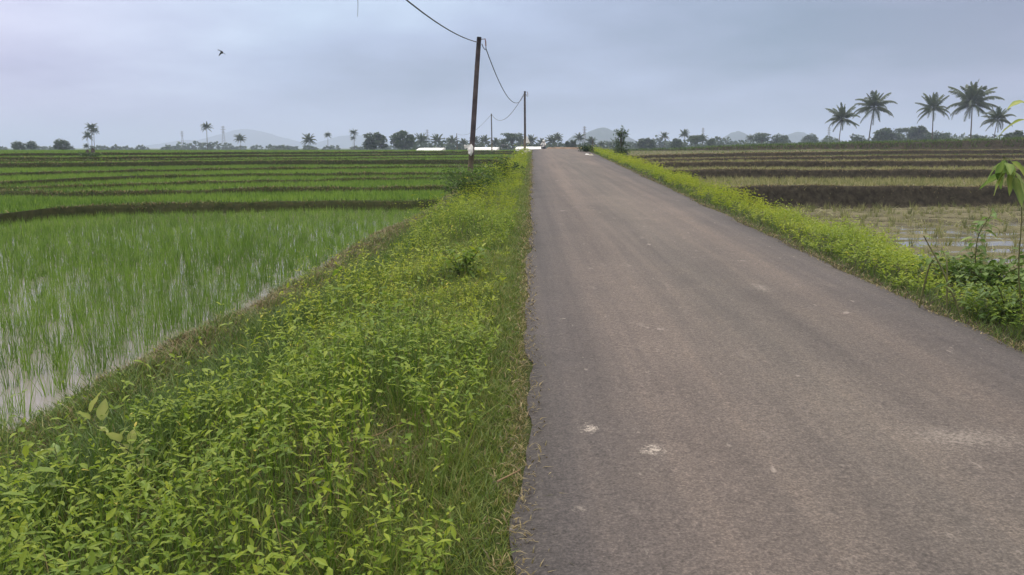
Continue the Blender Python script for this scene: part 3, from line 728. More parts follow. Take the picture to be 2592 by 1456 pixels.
def stubble():
    rng = np.random.default_rng(26); mb = MB()
    sp = .30; us = np.arange(1.2, 44, sp); ys = np.arange(4, 46, sp)
    U, Y = np.meshgrid(us, ys); U = U.ravel()+rng.normal(0, .05, U.size); Y = Y.ravel()+rng.normal(0, .05, Y.size)
    X = xR(Y)+U; ok = (np.abs(X) < .63*Y+3.5) & (U > UR(Y)+.55)
    U, Y, X = U[ok], Y[ok], X[ok]; c = allR(U); ok = Y < c[4]-.2
    for i in range(5): ok &= ~((Y > c[i]-.3) & (Y < c[i]+.28))
    lvl = np.zeros(len(U))
    for i in range(5): lvl += Y > c[i]
    ok &= rng.uniform(0, 1, len(U)) < np.choose(lvl.astype(int), [.42, .95, .8, .45, .3, .1])
    U, Y, X, lvl = U[ok], Y[ok], X[ok], lvl[ok]; n = len(U); nb = 12
    k = np.repeat(np.arange(n), nb); m = len(k); az = rng.uniform(0, 6.283, m); rr = np.sqrt(rng.uniform(0, 1, m))*.05
    B = np.stack([X[k]+np.cos(az)*rr, Y[k]+np.sin(az)*rr, (zR(U, Y)-.01)[k]], -1)
    h = rng.uniform(.12, .30, n)[k]*rng.uniform(.5, 1.1, m)*np.choose(lvl.astype(int), [1, .9, .7, .55, .5, .5])[k]
    blades(mb, B, h, .006+.00035*Y[k], az, rng.beta(1.4, 2.5, m)*.9, 2, .5, np.clip(.45+.2*rng.normal(0, 1, n)[k]+.15*rng.normal(0, 1, m)+.15*(lvl[k] > 0), 0, 1), rng)
    # fallen straw lying on the mud
    n = 9000; U = rng.uniform(1.8, 22, n); Y = rng.uniform(7, 38, n); ok = (U > UR(Y)+.6) & (Y < allR(U)[2]); U, Y = U[ok], Y[ok]; n = len(U)
    blades(mb, np.stack([xR(Y)+U, Y, zR(U, Y)+.008], -1), rng.uniform(.05, .16, n), .008+.0003*Y, rng.uniform(0, 6.283, n), 3.2, 1, .1, np.clip(rng.normal(.7, .2, n), 0, 1), rng)
    tag(mb.build('rice_stubble', M['stubble'], smooth=False), 'pale cut rice stubble in rows on the muddy right terraces', 'stubble', kind='stuff')
stubble()

# ------------------------------------------------------------------ trees
def palm_meshes(seed, h, R, nfr=24, droop=.55, lean=.06, thin=1.):
    """coconut palm, base at the origin: trunk and crown builders"""
    rng = np.random.default_rng(seed)
    az = rng.uniform(0, 6.283); t = np.linspace(0, 1, 9)
    dx = lean*h*(t**1.7)
    P = np.stack([dx*math.cos(az), dx*math.sin(az), h*t], -1)
    r = h*.0145*thin*(1-.38*t); r[0] *= 1.5
    tr = MB().tube(P, r, 7); top = P[-1]
    cr = MB()
    for i in range(nfr):
        a = i*2.39996+rng.normal(0, .12); k = (i+.5)/nfr
        el = math.radians(86-k*122+rng.normal(0, 7)); L = R*rng.uniform(.85, 1.08)*(1 if k > .15 else .82)
        n = 13; s = np.linspace(0, 1, n)
        e = el-(droop+.25*rng.uniform(-1, 1))*2.2*s**1.6*(.22+.75*max(math.cos(el), 0)**.7)*(1.0 if el > -.2 else .6)
        st = L/(n-1); d = np.stack([np.cos(e)*math.cos(a), np.cos(e)*math.sin(a), np.sin(e)], -1)
        Q = top+np.concatenate([[np.zeros(3)], np.cumsum(d[:-1]*st, 0)])
        tn = np.clip(.62-.4*k+rng.normal(0, .1), 0, 1)
        cr.tube(Q, R*.012*(1-.8*s), 3, tn, cap=False)
        side = np.array([-math.sin(a), math.cos(a), 0])
        m = 30; ss = np.linspace(.14, .985, m)
        C = np.stack([np.interp(ss, s, Q[:, j]) for j in range(3)], -1); D = unit(np.stack([np.interp(ss, s, d[:, j]) for j in range(3)], -1))
        ll = L*.25*np.clip(ss*4, 0, 1)**.5*(1.02-ss)**.45*rng.uniform(.75, 1.15, m)
        for sg in (-1, 1):
            dirn = unit(side*sg*.85+D*.65-UP*(.30+.35*rng.uniform(0, 1, (m, 1))))
            wv = D*(R*.014)
            V = np.stack([C-wv, C+wv, C+dirn*(ll*.6)[:, None]-UP*(ll*.07)[:, None]+wv*.7, C+dirn*ll[:, None]-UP*(ll*.28)[:, None]], 1)
            o = np.arange(m)[:, None]*4
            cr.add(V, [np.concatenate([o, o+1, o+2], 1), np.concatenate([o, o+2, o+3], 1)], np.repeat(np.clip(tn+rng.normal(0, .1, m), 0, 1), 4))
    # nuts / old sheaths under the crown
    for i in range(7):
        a = rng.uniform(0, 6.283); p = top+np.array([math.cos(a), math.sin(a), -.9])*R*.055
        leaves(cr, np.repeat(p[None], 2, 0), np.array([[math.cos(a), math.sin(a), -1.], [math.sin(a), -math.cos(a), -1.2]]), R*.12, .8, .1, np.array([.15, .2]), False)
    return tr, cr
def tree_meshes(seed, h, w, trunk=.3, lobes=11, leaf=.05, flat=1., n=110, layered=False):
    rng = np.random.default_rng(seed); tr = MB(); cr = MB()
    th = h*trunk; bend = rng.normal(0, .05, 2)*h
    P = np.array([[0, 0, 0], [bend[0]*.3, bend[1]*.3, th*.5], [bend[0], bend[1], th], [bend[0]*1.3, bend[1]*1.3, h*.75]])
    tr.tube(P, [h*.032, h*.024, h*.02, h*.006], 6)
    for i in range(lobes):
        a = i*2.4+rng.normal(0, .3); k = (i+.5)/lobes
        if layered:
            z = h*(.62+.36*rng.uniform(0, 1)); rr = w*.5*rng.uniform(.15, .85)*(1.25-.6*(z/h-.6)/.4); c = np.array([math.cos(a)*rr, math.sin(a)*rr, z]); ra = np.array([w*.2, w*.2, h*.035])*rng.uniform(.8, 1.3)
        else:
            z = th*.9+(h-th*.9)*(.12+.76*k); prof = math.sin(math.pi*min(.95, .22+.68*k))**.7
            rr = w*.43*prof*rng.uniform(.3, 1.); c = np.array([math.cos(a)*rr, math.sin(a)*rr, z]); ra = np.array([w*.19, w*.19, h*.12*flat])*rng.uniform(.6, 1.35)
        tr.tube(np.array([P[2]*(.7+.3*rng.uniform()), (P[2]+c)/2+np.array([0, 0, -.02*h]), c]), [h*.011, h*.008, h*.003], 4, cap=False)
        v = unit(rng.normal(0, 1, (n, 3))); q = c+v*ra*rng.uniform(.45, 1.08, (n, 1))
        q[:, 2] = np.maximum(q[:, 2], h*.05)
        D = unit(v*np.array([1, 1, .5])+rng.normal(0, .6, (n, 3)))
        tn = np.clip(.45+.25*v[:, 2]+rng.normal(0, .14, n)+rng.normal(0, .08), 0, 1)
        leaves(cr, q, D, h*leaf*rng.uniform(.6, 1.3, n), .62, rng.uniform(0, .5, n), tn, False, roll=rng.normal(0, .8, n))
    return tr, cr
def make_tree(name, meshes, loc, label, cat, group=None, rz=0., crown='tree'):
    r = empty(name, loc, label, cat, group, rz)
    meshes[0].build('trunk', M['bark'], r); meshes[1].build('crown', M[crown], r, smooth=False)
    return r

# prototypes are the first of each kind; the rest are copies, scaled and turned
PALMV = [(101, 1., .30, 26, .5, .04), (102, 1., .50, 27, .62, .07), (103, 1., .56, 30, .55, .05), (104, 1., .80, 28, .5, .04), (105, 1., .44, 27, .5, .03)]
protoP = {}; protoT = {}
RNGT = random.Random(5)
def put_palm(px, top, base_z, d, v, label, group=None, hpx=None):
    x = at_dx(px, d); zt = at_d(px, top, d)[2]; h = zt-base_z
    s = PALMV[v]; hh = h/(1+.86*s[2])                               # crown rises above the trunk top
    if v not in protoP:
        o = make_tree('palm_tree', palm_meshes(s[0], 1., s[2], s[3], s[4], s[5]), (x, d, base_z), label, 'palm tree', group, 0, 'palm'); protoP[v] = o
    else:
        o = copy_tree(protoP[v]); tag(o, label, 'palm tree'); 
        if group: o['group'] = group
        elif 'group' in o: del o['group']
    o.location = (x, d, base_z); o.scale = (hh,)*3; o.rotation_euler = (0, 0, RNGT.uniform(0, 6.28)); return o
TREEV = {'round': (201, 1., 1.05, .18, 12, .10, 1., 190), 'tall': (202, 1., .72, .22, 12, .09, 1., 190), 'wide': (203, 1., 1.5, .2, 13, .10, .9, 190), 'umbrella': (204, 1., 1.25, .5, 14, .08, .6, 140, True), 'loose': (205, 1., .95, .3, 9, .09, .8, 150), 'layered': (206, 1., 1.7, .5, 12, .07, .5, 130, True)}
def put_tree(px, top, base_z, d, v, label, group=None, w=1.):
    x = at_dx(px, d); h = at_d(px, top, d)[2]-base_z
    if v not in protoT:
        o = make_tree('broadleaf_tree', tree_meshes(*TREEV[v]), (x, d, base_z), label, 'tree', group); protoT[v] = o
    else:
        o = copy_tree(protoT[v]); tag(o, label, 'tree')
        if group: o['group'] = group
        elif 'group' in o: del o['group']
    o.location = (x, d, base_z); o.scale = (h*w, h*w, h); o.rotation_euler = (0, 0, RNGT.uniform(0, 6.28)); return o

G0 = .55
GP = 'coconut palms beyond the dike on the right'
put_palm(2122, 258, G0, 150, 2, 'shortest-trunked, bushy coconut palm at the left end of the five by the dike', GP)
put_palm(2197, 222, G0, 160, 1, 'tall coconut palm second from the left beyond the dike, above the low trees', GP)
put_palm(2358, 230, G0, 165, 4, 'slim coconut palm with a sparse crown in the middle of the five beyond the dike', GP)
put_palm(2455, 198, G0, 150, 2, 'tallest coconut palm with the widest crown, beyond the dike on the right', GP)
put_palm(2512, 264, G0, 140, 1, 'low coconut palm under the crown of the tallest one, nearest the right edge', GP)
GL = 'lone palms on the left skyline'
put_palm(525, 306, G0, 210, 0, 'tall lone palm between the two lattice pylons on the left skyline', GL)
put_palm(609, 336, G0, 220, 2, 'small lone palm just right of the taller left pylon', GL)
put_palm(782, 335, G0, 210, 3, 'bushy palm with almost no trunk showing, left of the pair of thin palms', GL)
put_palm(830, 332, G0, 220, 0, 'thin palm standing between the bushy palm and the double-trunked palm', GL)
put_palm(898, 324, G0, 200, 0, 'palm with an upright crown next to the dark round trees', GL)
put_palm(894, 342, G0, 230, 0, 'slighter palm whose thin trunk shows close behind the upright-crowned palm', GL)
GC = 'palm clump on the far left skyline'
put_palm(233, 306, G0, 190, 0, 'topmost palm of the tight clump at the far left', GC)
put_palm(223, 330, G0, 196, 4, 'lowest spreading palm of the tight clump at the far left', GC)
put_palm(239, 317, G0, 200, 0, 'right-hand palm of the tight clump at the far left', GC)
put_palm(219, 362, G0+.3, 150, 3, 'young bushy palm at the foot of the clump at the far left', GC)
GR = 'palms in the belt of trees behind the field'
for px, top, d, v, lab in [
    (1068, 334, 230, 3, 'leftmost full-crowned palm of the belt, right of the dark trees'),
    (1106, 336, 235, 3, 'broad palm second in the belt behind the first white strip'),
    (1144, 340, 240, 3, 'palm in the belt beside the thin pole left of the leaning pole'),
    (1172, 348, 240, 3, 'low palm seen just left of the leaning pole'),
    (1203, 341, 245, 3, 'palm seen just right of the leaning pole'),
    (1228, 339, 250, 3, 'broad palm in the belt left of the short third pole'),
    (1254, 346, 250, 3, 'low palm in the belt right of the short third pole'),
    (1276, 348, 240, 3, 'small palm directly behind the dark parked motorcycle'),
    (1318, 343, 250, 3, 'palm in the belt just left of the second pole'),
    (1345, 338, 235, 3, 'broad palm in the belt just right of the second pole'),
    (1371, 347, 240, 3, 'low palm right above the motorcycle rider'),
    (1396, 339, 210, 3, 'wide palm above the road crest, left of a pair'),
    (1410, 334, 215, 2, 'taller palm of the pair above the road crest'),
    (1468, 334, 230, 2, 'palm in front of the pylon by the nearest hill'),
    (1495, 343, 220, 3, 'palm behind the thin stake by the road crest'),
    (1522, 355, 230, 3, 'small palm below the peak of the nearest hill'),
    (1682, 332, 230, 4, 'slim palm at the right foot of the nearest hill'),
    (1730, 325, 235, 4, 'tall slim palm over the layered trees right of the nearest hill'),
    (1778, 337, 230, 2, 'palm right of the layered tree and left of the second hill'),
    (1898, 338, 330, 2, 'hazy palm at the right foot of the second hill')]:
    put_palm(px, top, G0, d, v, lab, GR)
GT = 'broadleaf trees along the skyline'
for px, top, d, v, w, lab in [
    (46, 358, 190, 'wide', .78, 'leftmost low round tree on the skyline'),
    (80, 357, 190, 'loose', 1.1, 'ragged low tree second from the left edge'),
    (156, 353, 170, 'wide', .85, 'dense round tree alone left of the palm clump'),
    (950, 335, 200, 'round', 1.15, 'large dark round tree right of the upright-crowned palm'),
    (1018, 330, 205, 'round', 1.05, 'large dark tree with a ragged top beside the belt of palms'),
    (1036, 345, 225, 'loose', 1., 'smaller tree filling the right flank of the ragged dark one'),
    (1297, 338, 235, 'umbrella', 1., 'flat-topped umbrella-shaped tree in the belt left of the second pole'),
    (1437, 357, 180, 'tall', .9, 'small bushy tree left of the palm in front of the pylon'),
    (1450, 354, 180, 'tall', .8, 'narrow pointed tree by the road crest'),
    (1760, 344, 215, 'umbrella', .9, 'flat dark tree between the two slim palms right of the nearest hill'),
    (1800, 350, 215, 'loose', .8, 'small pointed tree left of the second hill'),
    (1712, 350, 210, 'round', .9, 'dark rounded tree between the two slim palms'),
    (1636, 349, 220, 'round', 1.2, 'rounded tree at the right foot of the nearest hill'),
    (1926, 338, 260, 'umbrella', .95, 'spreading tree right of the second hill'),
    (1975, 340, 260, 'wide', .75, 'broad pale tree below the third hill'),
    (2050, 340, 300, 'wide', .7, 'hazy tree left of the five tall palms'),
    (2170, 340, 240, 'loose', 1., 'small tree between the first two tall palms'),
    (2235, 323, 230, 'tall', 1.3, 'pale tall-topped tree right of the second tall palm'),
    (2272, 337, 230, 'loose', 1.1, 'low bushy tree left of the tiered tree'),
    (2300, 322, 240, 'layered', .8, 'tiered tree with flat branches left of the middle tall palm'),
    (2324, 318, 235, 'tall', 1.1, 'upright dark tree overlapping the tiered tree'),
    (2375, 334, 220, 'wide', .8, 'wide dark tree behind the trunk of the middle tall palm'),
    (2470, 342, 210, 'round', 1., 'small round tree at the foot of the tallest palm'),
    (2575, 330, 150, 'round', 1.1, 'dark tree at the right edge behind the dike')]:
    put_tree(px, top, G0, d, v, lab, GT, w)
def far_trees():
    rng = np.random.default_rng(31); mb = MB()
    # a far belt of wood, read as one mass
    def clump(px, top, d, wpx, n):
        x0 = at_dx(px, d); h = at_d(px, top, d)[2]-G0; w = wpx/F*d
        v = unit(rng.normal(0, 1, (n, 3))); q = np.array([x0, d, G0+h*.45])+v*np.array([w*.5, w*.5, h*.52])*rng.uniform(.5, 1.03, (n, 1))
        q[:, 2] = np.maximum(q[:, 2], G0)
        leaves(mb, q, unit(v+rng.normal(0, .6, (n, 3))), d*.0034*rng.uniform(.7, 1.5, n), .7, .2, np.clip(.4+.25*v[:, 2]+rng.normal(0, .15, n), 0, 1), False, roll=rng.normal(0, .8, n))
    for px in np.arange(-250, 1010, 15):
        if rng.uniform() < .7: clump(px+rng.normal(0, 6), 378-rng.uniform(2, 8)-(9 if 455 < px < 610 else 0), 420*rng.uniform(.85, 1.2), rng.uniform(12, 30), 70)
    for px in np.arange(1030, 1440, 10): clump(px+rng.normal(0, 5), 362+rng.normal(0, 5), 265*rng.uniform(.95, 1.2), rng.uniform(20, 40), 90)
    for px in np.arange(1440, 2800, 11):
        lift = np.interp(px, [1440, 1580, 1800, 1900, 2100, 2592, 2800], [368, 361, 360, 360, 355, 346, 344])
        clump(px+rng.normal(0, 6), lift+rng.normal(0, 8), 330*rng.uniform(.85, 1.3), rng.uniform(22, 50), 110)
    tag(mb.build('distant_wood', M['tree'], smooth=False), 'hazy belt of distant trees behind the fields', 'wood', kind='stuff')
far_trees()

# ------------------------------------------------------------------ hills
def hills():
    m = plain('hill_forest', (.028, .048, .036), (.05, .075, .05), .02, .95, .1)
    mb = MB(); rng = np.random.default_rng(41)
    def hill(px, top, d, wpx, dep, pw=1.3, sk=0., s=0):
        x0 = at_dx(px, d); h = at_d(px, top, d)[2]; w = wpx/F*d*.5
        n = 90; u = np.linspace(-1.5, 1.5, n); v = np.linspace(-1.2, 1.2, 36); Uu, Vv = np.meshgrid(u, v)
        uu = Uu+sk*(1-np.abs(Uu))*.3
        r = np.sqrt(uu**2+Vv**2); z = h*np.clip(1-r, 0, 1)**1.0*.45+h*.55*np.exp(-(r*1.75)**2)
        z = z*(.9+.25*(fbm(Uu*2.3, Vv*2.3, 200+s, 3)-.35))+(fbm(Uu*24, Vv*12, 210+s, 2)-.5)*h*.07
        z = z*(1-sstep((r-1.0)/.45))-.2
        X = x0+Uu*w; Y = d+Vv*dep; idx = np.arange(X.size).reshape(X.shape)
        q = np.stack([idx[:-1, :-1], idx[:-1, 1:], idx[1:, 1:], idx[1:, :-1]], -1).reshape(-1, 4)
        mb.add(np.stack([X, Y, z], -1), q)
    hill(1530, 318, 1386, 265, 110, s=1, sk=.2); hill(1455, 341, 1423, 90, 82, s=9); hill(1635, 352, 1322, 110, 61, s=2)
    hill(1866, 329, 1574, 170, 103, s=3); hill(2018, 326, 1700, 190, 110, s=4); hill(2100, 345, 1764, 160, 96, s=7)
    hill(625, 322, 3029, 420, 241, s=5); hill(900, 337, 2948, 330, 207, s=6); hill(480, 352, 3029, 330, 192, s=8); hill(1060, 352, 3029, 300, 192, s=10)
    tag(mb.build('hills', m), kind='structure')
hills()

# ------------------------------------------------------------------ pylons
def pylon(px, top, d, label):
    h = at_d(px, top, d)[2]-G0; r = empty('lattice_pylon', (at_dx(px, d), d, G0), label, 'pylon', 'lattice pylons on the skyline', .3)
    fr = MB(); w0, w1, t = h*.10, h*.022, h*.006
    def wd(z): k = z/h; return w0+(w1-w0)*min(1, k*1.35)
    zs = [0, .16, .30, .42, .53, .63, .72, .80, .88, .95, 1.0]
    cor = [(-1, -1), (1, -1), (1, 1), (-1, 1)]
    for a, b in zip(zs[:-1], zs[1:]):
        for i in range(4):
            p, q = cor[i], cor[(i+1) % 4]; A, B = wd(a*h), wd(b*h)
            fr.tube([(p[0]*A, p[1]*A, a*h), (p[0]*B, p[1]*B, b*h)], t, 4)
            fr.tube([(p[0]*A, p[1]*A, a*h), (q[0]*B, q[1]*B, b*h)], t*.7, 4)
            fr.tube([(q[0]*A, q[1]*A, a*h), (p[0]*B, p[1]*B, b*h)], t*.7, 4)
    fr.build('frame', M['tower'], r, smooth=False)
    for z in (.74, .85, .95):
        am = MB(); s = h*(.085 if z != .85 else .105)
        for e in (-1, 1):
            am.tube([(0, 0, (z+.02)*h), (e*s, 0, z*h)], t, 4); am.tube([(0, 0, (z-.025)*h), (e*s, 0, z*h)], t, 4)
        am.build('cross_arm', M['tower'], r, smooth=False)
pylon(463, 332, 700, 'shorter, fainter lattice pylon at the left, left of the lone tall palm')
pylon(567, 319, 620, 'tallest lattice pylon on the left, right of the lone tall palm')
pylon(1479, 320, 620, 'lattice pylon in front of the nearest hill')
pylon(1778, 324, 900, 'faint lattice pylon left of the second hill')
pylon(2096, 322, 800, 'faint lattice pylon behind the leftmost of the five tall palms')
pylon(1082, 328, 900, 'faint lattice pylon above the belt of palms')

# ------------------------------------------------------------------ utility poles and wires
def pole(bx, top_px, d, label, r0, bracket=True, foot=.32):
    x, y, zb = bx; r = empty('utility_pole', (x, y, zb-.15), label, 'utility pole', 'utility poles left of the road')
    tx, ty, tz = top_px; dx, dy, dz = tx-x, ty-y, tz-zb+.15
    n = 9; t = np.linspace(foot, 1, n); P = np.stack([dx*t+.012*np.sin(t*5), dy*t, dz*t], -1)
    MB().tube(P, r0*(1-.22*t), 10).build('shaft', M['pole'], r)
    t = np.linspace(0, foot+.004, 4); P = np.stack([dx*t+.012*np.sin(t*5), dy*t, dz*t], -1)
    MB().tube(P, r0*1.03*(1-.2*t), 10).build('foot', M['polefoot'], r)
    if bracket:
        b = MB(); q = np.array([dx, dy, dz])
        b.tube([q+(.03, 0, -.06), q+(.15, 0, -.05), q+(.165, 0, -.12), q+(.17, 0, -.24)], .016, 5)
        b.build('bracket', M['rust'], r)
        c = MB(); c.tube([q+(.17, 0, -.23), q+(.175, -.02, -.30), q+(.15, 0, -.34), q+(.10, 0, -.28), q+(.06, 0, -.18)], .011, 5)
        c.build('insulator', M['metal'], r)
    return np.array([tx, ty, tz])
D1, D2, D3, D4 = 24., 54., 100., 150.
b1 = at_dx(1181, D1); p1 = pole((b1, D1, float(zL(xL(D1)-b1, D1))), at_d(1214, 94, D1), D1, 'nearest wooden pole, leaning right, with a white bag tied on its lower part', .082)
b2 = at_dx(1328, D2); p2 = pole((b2, D2, float(zL(max(xL(D2)-b2, .2), D2))), at_d(1329, 231, D2), D2, 'second pole, upright beside the road crest, with a white cloth', .078)
b3 = at_dx(1245, D3); p3 = pole((b3, D3, float(zL(xL(D3)-b3, D3))), at_d(1244, 288, D3), D3, 'third pole, standing alone out in the green field', .075, False)
b4 = at_dx(1157, D4); p4 = pole((b4, D4, float(zL(xL(D4)-b4, D4))), at_d(1156, 338, D4), D4, 'thin farthest pole, left of the nearest leaning pole', .07, False)
def wire(A, B, sag, label, r=.011, low=None):
    t = np.linspace(0, 1, 28)[:, None]; P = np.array(A)*(1-t)+np.array(B)*t; P[:, 2] -= (4*sag*t*(1-t))[:, 0]
    tag(MB().tube(P, r, 5).build('overhead_wire', M['wire']), label, 'wire', 'wires between the poles')
p0 = np.array([-3.0, -6., 5.0])
wire(p0, p1+(-.03, 0, -.14), .90, 'wire running from the nearest pole up out of the top of the photo', .0125)
wire(p1+(.17, 0, -.30), p2+(-.02, 0, -.12), .98, 'wire sagging from the nearest pole to the second pole', .013)
wire(p2+(-.02, 0, -.08), p3+(0, 0, -.05), 1.15, 'wire sagging from the second pole to the third pole', .017)
wire(p3+(0, 0, -.05), p4+(0, 0, -.05), 1.0, 'faint wire sagging from the third pole to the farthest pole', .015)
def thread():
    x, y, z = at_d(905, 42, 14.); x2, y2, z2 = at_d(905.5, -60, 14.)
    k = np.linspace(0, 1, 8)[:, None]; P = np.array([[x, y, z]])*(1-k)+np.array([[x2, y2, z2]])*k; P[:, 0] += .006*np.sin(k[:, 0]*6)
    tag(MB().tube(P, np.linspace(.003, .0055, 8), 5).build('hanging_thread', M['wire']), 'thin thread hanging down at the top edge, left of the wires', 'thread')
thread()

# white bag on the first pole, cloth on the second, sacks on the ground
def crumple(name, c, size, seed, label, cat, m='white', n=14, flat=1., group=None):
    rng = np.random.default_rng(seed); mb = MB(); th = np.linspace(0, math.pi, n); ph = np.linspace(0, 2*math.pi, 2*n, endpoint=False)
    T, Pp = np.meshgrid(th, ph, indexing='ij')
    r = .72+.55*(fbm(T*2.2+3, np.cos(Pp)*1.6+seed, seed, 3)-.35)+.3*(fbm(np.sin(Pp)*3, T*3, seed+3, 2)-.5)
    V = np.stack([np.sin(T)*np.cos(Pp)*r*size[0], np.sin(T)*np.sin(Pp)*r*size[1], np.cos(T)*r*size[2]], -1)
    idx = np.arange(T.size).reshape(T.shape); nx = np.roll(idx, -1, 1)
    q = np.stack([idx[:-1], idx[1:], nx[1:], nx[:-1]], -1).reshape(-1, 4)
    o = mb.add(V, q).build(name, M[m], loc=c, smooth=False); return tag(o, label, cat, group)
x, y, z = at_d(1192, 381, D1-.02)
crumple('plastic_bag', (x, y-.1, z), (.085, .075, .17), 3, 'crumpled white plastic bag tied to the nearest leaning pole', 'bag')
x, y, z = at_d(1186, 372, D1-.1)
tag(MB().add(*(lambda t: (np.stack([x+.115*np.cos(t)*np.tile([1, 1.15], 20), y+.1+.115*np.sin(t)*np.tile([1, 1.15], 20), z+np.tile([-.035, .045], 20)+.02*np.sin(t*3)], -1), np.array([(2*i, (2*i+2) % 40, (2*i+3) % 40, 2*i+1) for i in range(20)])))(np.repeat(np.linspace(0, 6.2832, 20, endpoint=False), 2))).build('plastic_strip', M['white']), 'white plastic strip wound round the leaning pole above the bag', 'strip')
def cloth():
    x, y, z = at_d(1331.5, 344, D2-.12); mb = MB(); w, h = .26, .42; n = 9
    X, Z = np.meshgrid(np.linspace(0, 1, 6), np.linspace(0, 1, n)); wid = .25+.75*Z
    V = np.stack([X*w*wid, .03*np.sin(X*6+Z*3), -Z*h-.05*X*Z], -1).reshape(-1, 3)
    i = np.arange(6*n).reshape(n, 6); q = np.stack([i[:-1, :-1], i[1:, :-1], i[1:, 1:], i[:-1, 1:]], -1).reshape(-1, 4)
    V2 = V+np.array([0, .006, 0]); mb.add(V, q); mb.add(V2, q[:, ::-1])
    tag(mb.build('cloth', M['white'], loc=(x, y, z)), 'white cloth hanging on the right side of the second pole', 'cloth')
cloth()
def ground_at(px, d, left=True):
    x = at_dx(px, d); return (x, d, float(zL(xL(d)-x, d)) if left else float(zR(x-xR(d), d)))
for px, py, d, sz, seed, lab in [(1331, 387.5, 49, (.13, .1, .12), 11, 'upright pale sack at the foot of the second pole'), (1339, 391, 48.6, (.16, .1, .05), 12, 'flat pale sack lying right of the foot of the second pole'), (1322, 389.5, 48.6, (.08, .08, .06), 13, 'small round pale sack left of the foot of the second pole')]:
    x, y, z = at_d(px, py, d); z = max(z, float(zL(xL(d)-x, d))+.16); crumple('sack', (x, y, z), sz, seed, lab, 'sack', 'sack', group='pale sacks by the second pole')
for px, py, d, sz, seed, lab in [(1486, 391.5, 44.5, (.13, .09, .05), 14, 'white sack lying nearest the asphalt on the right verge'), (1496, 394, 43.5, (.14, .1, .07), 15, 'cream sack lying on the right verge, right of the white one')]:
    x, y, z = at_d(px, py, d); z = max(z, float(zR(x-xR(d), d))+.06); crumple('sack', (x, y, z), sz, seed, lab, 'sack', 'white' if seed == 14 else 'sack', group='sacks on the right verge')

# thin stake by the crest, tiny stakes
x, y, z = ground_at(1500, 50, False)
tag(MB().tube([(0, 0, -.1), (.01, 0, .4), (0, 0, .88)], [.022, .02, .016], 6).build('stake', M['twig'], loc=(x, y, z)), 'thin upright stake on the right verge near the road crest', 'stake')

# ------------------------------------------------------------------ white seedbed covers in the far field
def cover(x0px, x1px, top, bot, d, label, group):
    xa, xb = at_dx(x0px, d), at_dx(x1px, d); z0, z1 = at_d(x0px, bot, d)[2], at_d(x0px, top, d)[2]
    dep = 3.2; sk = (x1px-x0px)*0+6/F*d; n = 16; k = 7; t = np.linspace(0, 1, k)
    zz = z0+(z1-z0)*np.sin(t*math.pi/2)**.9; yy = d+dep*t
    X = np.linspace(xa, xb, n)[:, None]+sk*t[None]; V = np.stack([X, np.broadcast_to(yy, X.shape)+.05*np.sin(X*3), np.broadcast_to(zz, X.shape)+.012*np.sin(X*5+t*2)*(t > .1)], -1)
    i = np.arange(n*k).reshape(n, k); q = np.stack([i[:-1, :-1], i[1:, :-1], i[1:, 1:], i[:-1, 1:]], -1).reshape(-1, 4)
    mb = MB(); mb.add(V, q); Bt = V.copy(); Bt[..., 2] = z0-.4; mb.add(Bt, q[:, ::-1])
    per = np.concatenate([i[:, 0], i[-1, 1:], i[::-1, -1][1:], i[0, ::-1][1:-1]]); m = len(per); Vp = np.concatenate([V.reshape(-1, 3)[per], Bt.reshape(-1, 3)[per]])
    mb.add(Vp, np.array([(a, (a+1) % m, (a+1) % m+m, a+m) for a in range(m)]))
    tag(mb.build('seedbed_cover', M['white']), label, 'seedbed cover', group)
GW = 'white covers in a row at the far side of the green field'
cover(1053, 1117, 374.5, 380.5, 112, 'leftmost and lowest long white sheet, left of the leaning pole', GW)
cover(1183, 1257, 373, 378.6, 112, 'middle long white sheet, seen right behind the leaning pole', GW)
cover(1304, 1376, 371.5, 377.4, 112, 'longest white sheet, behind the second pole and the road crest', GW)

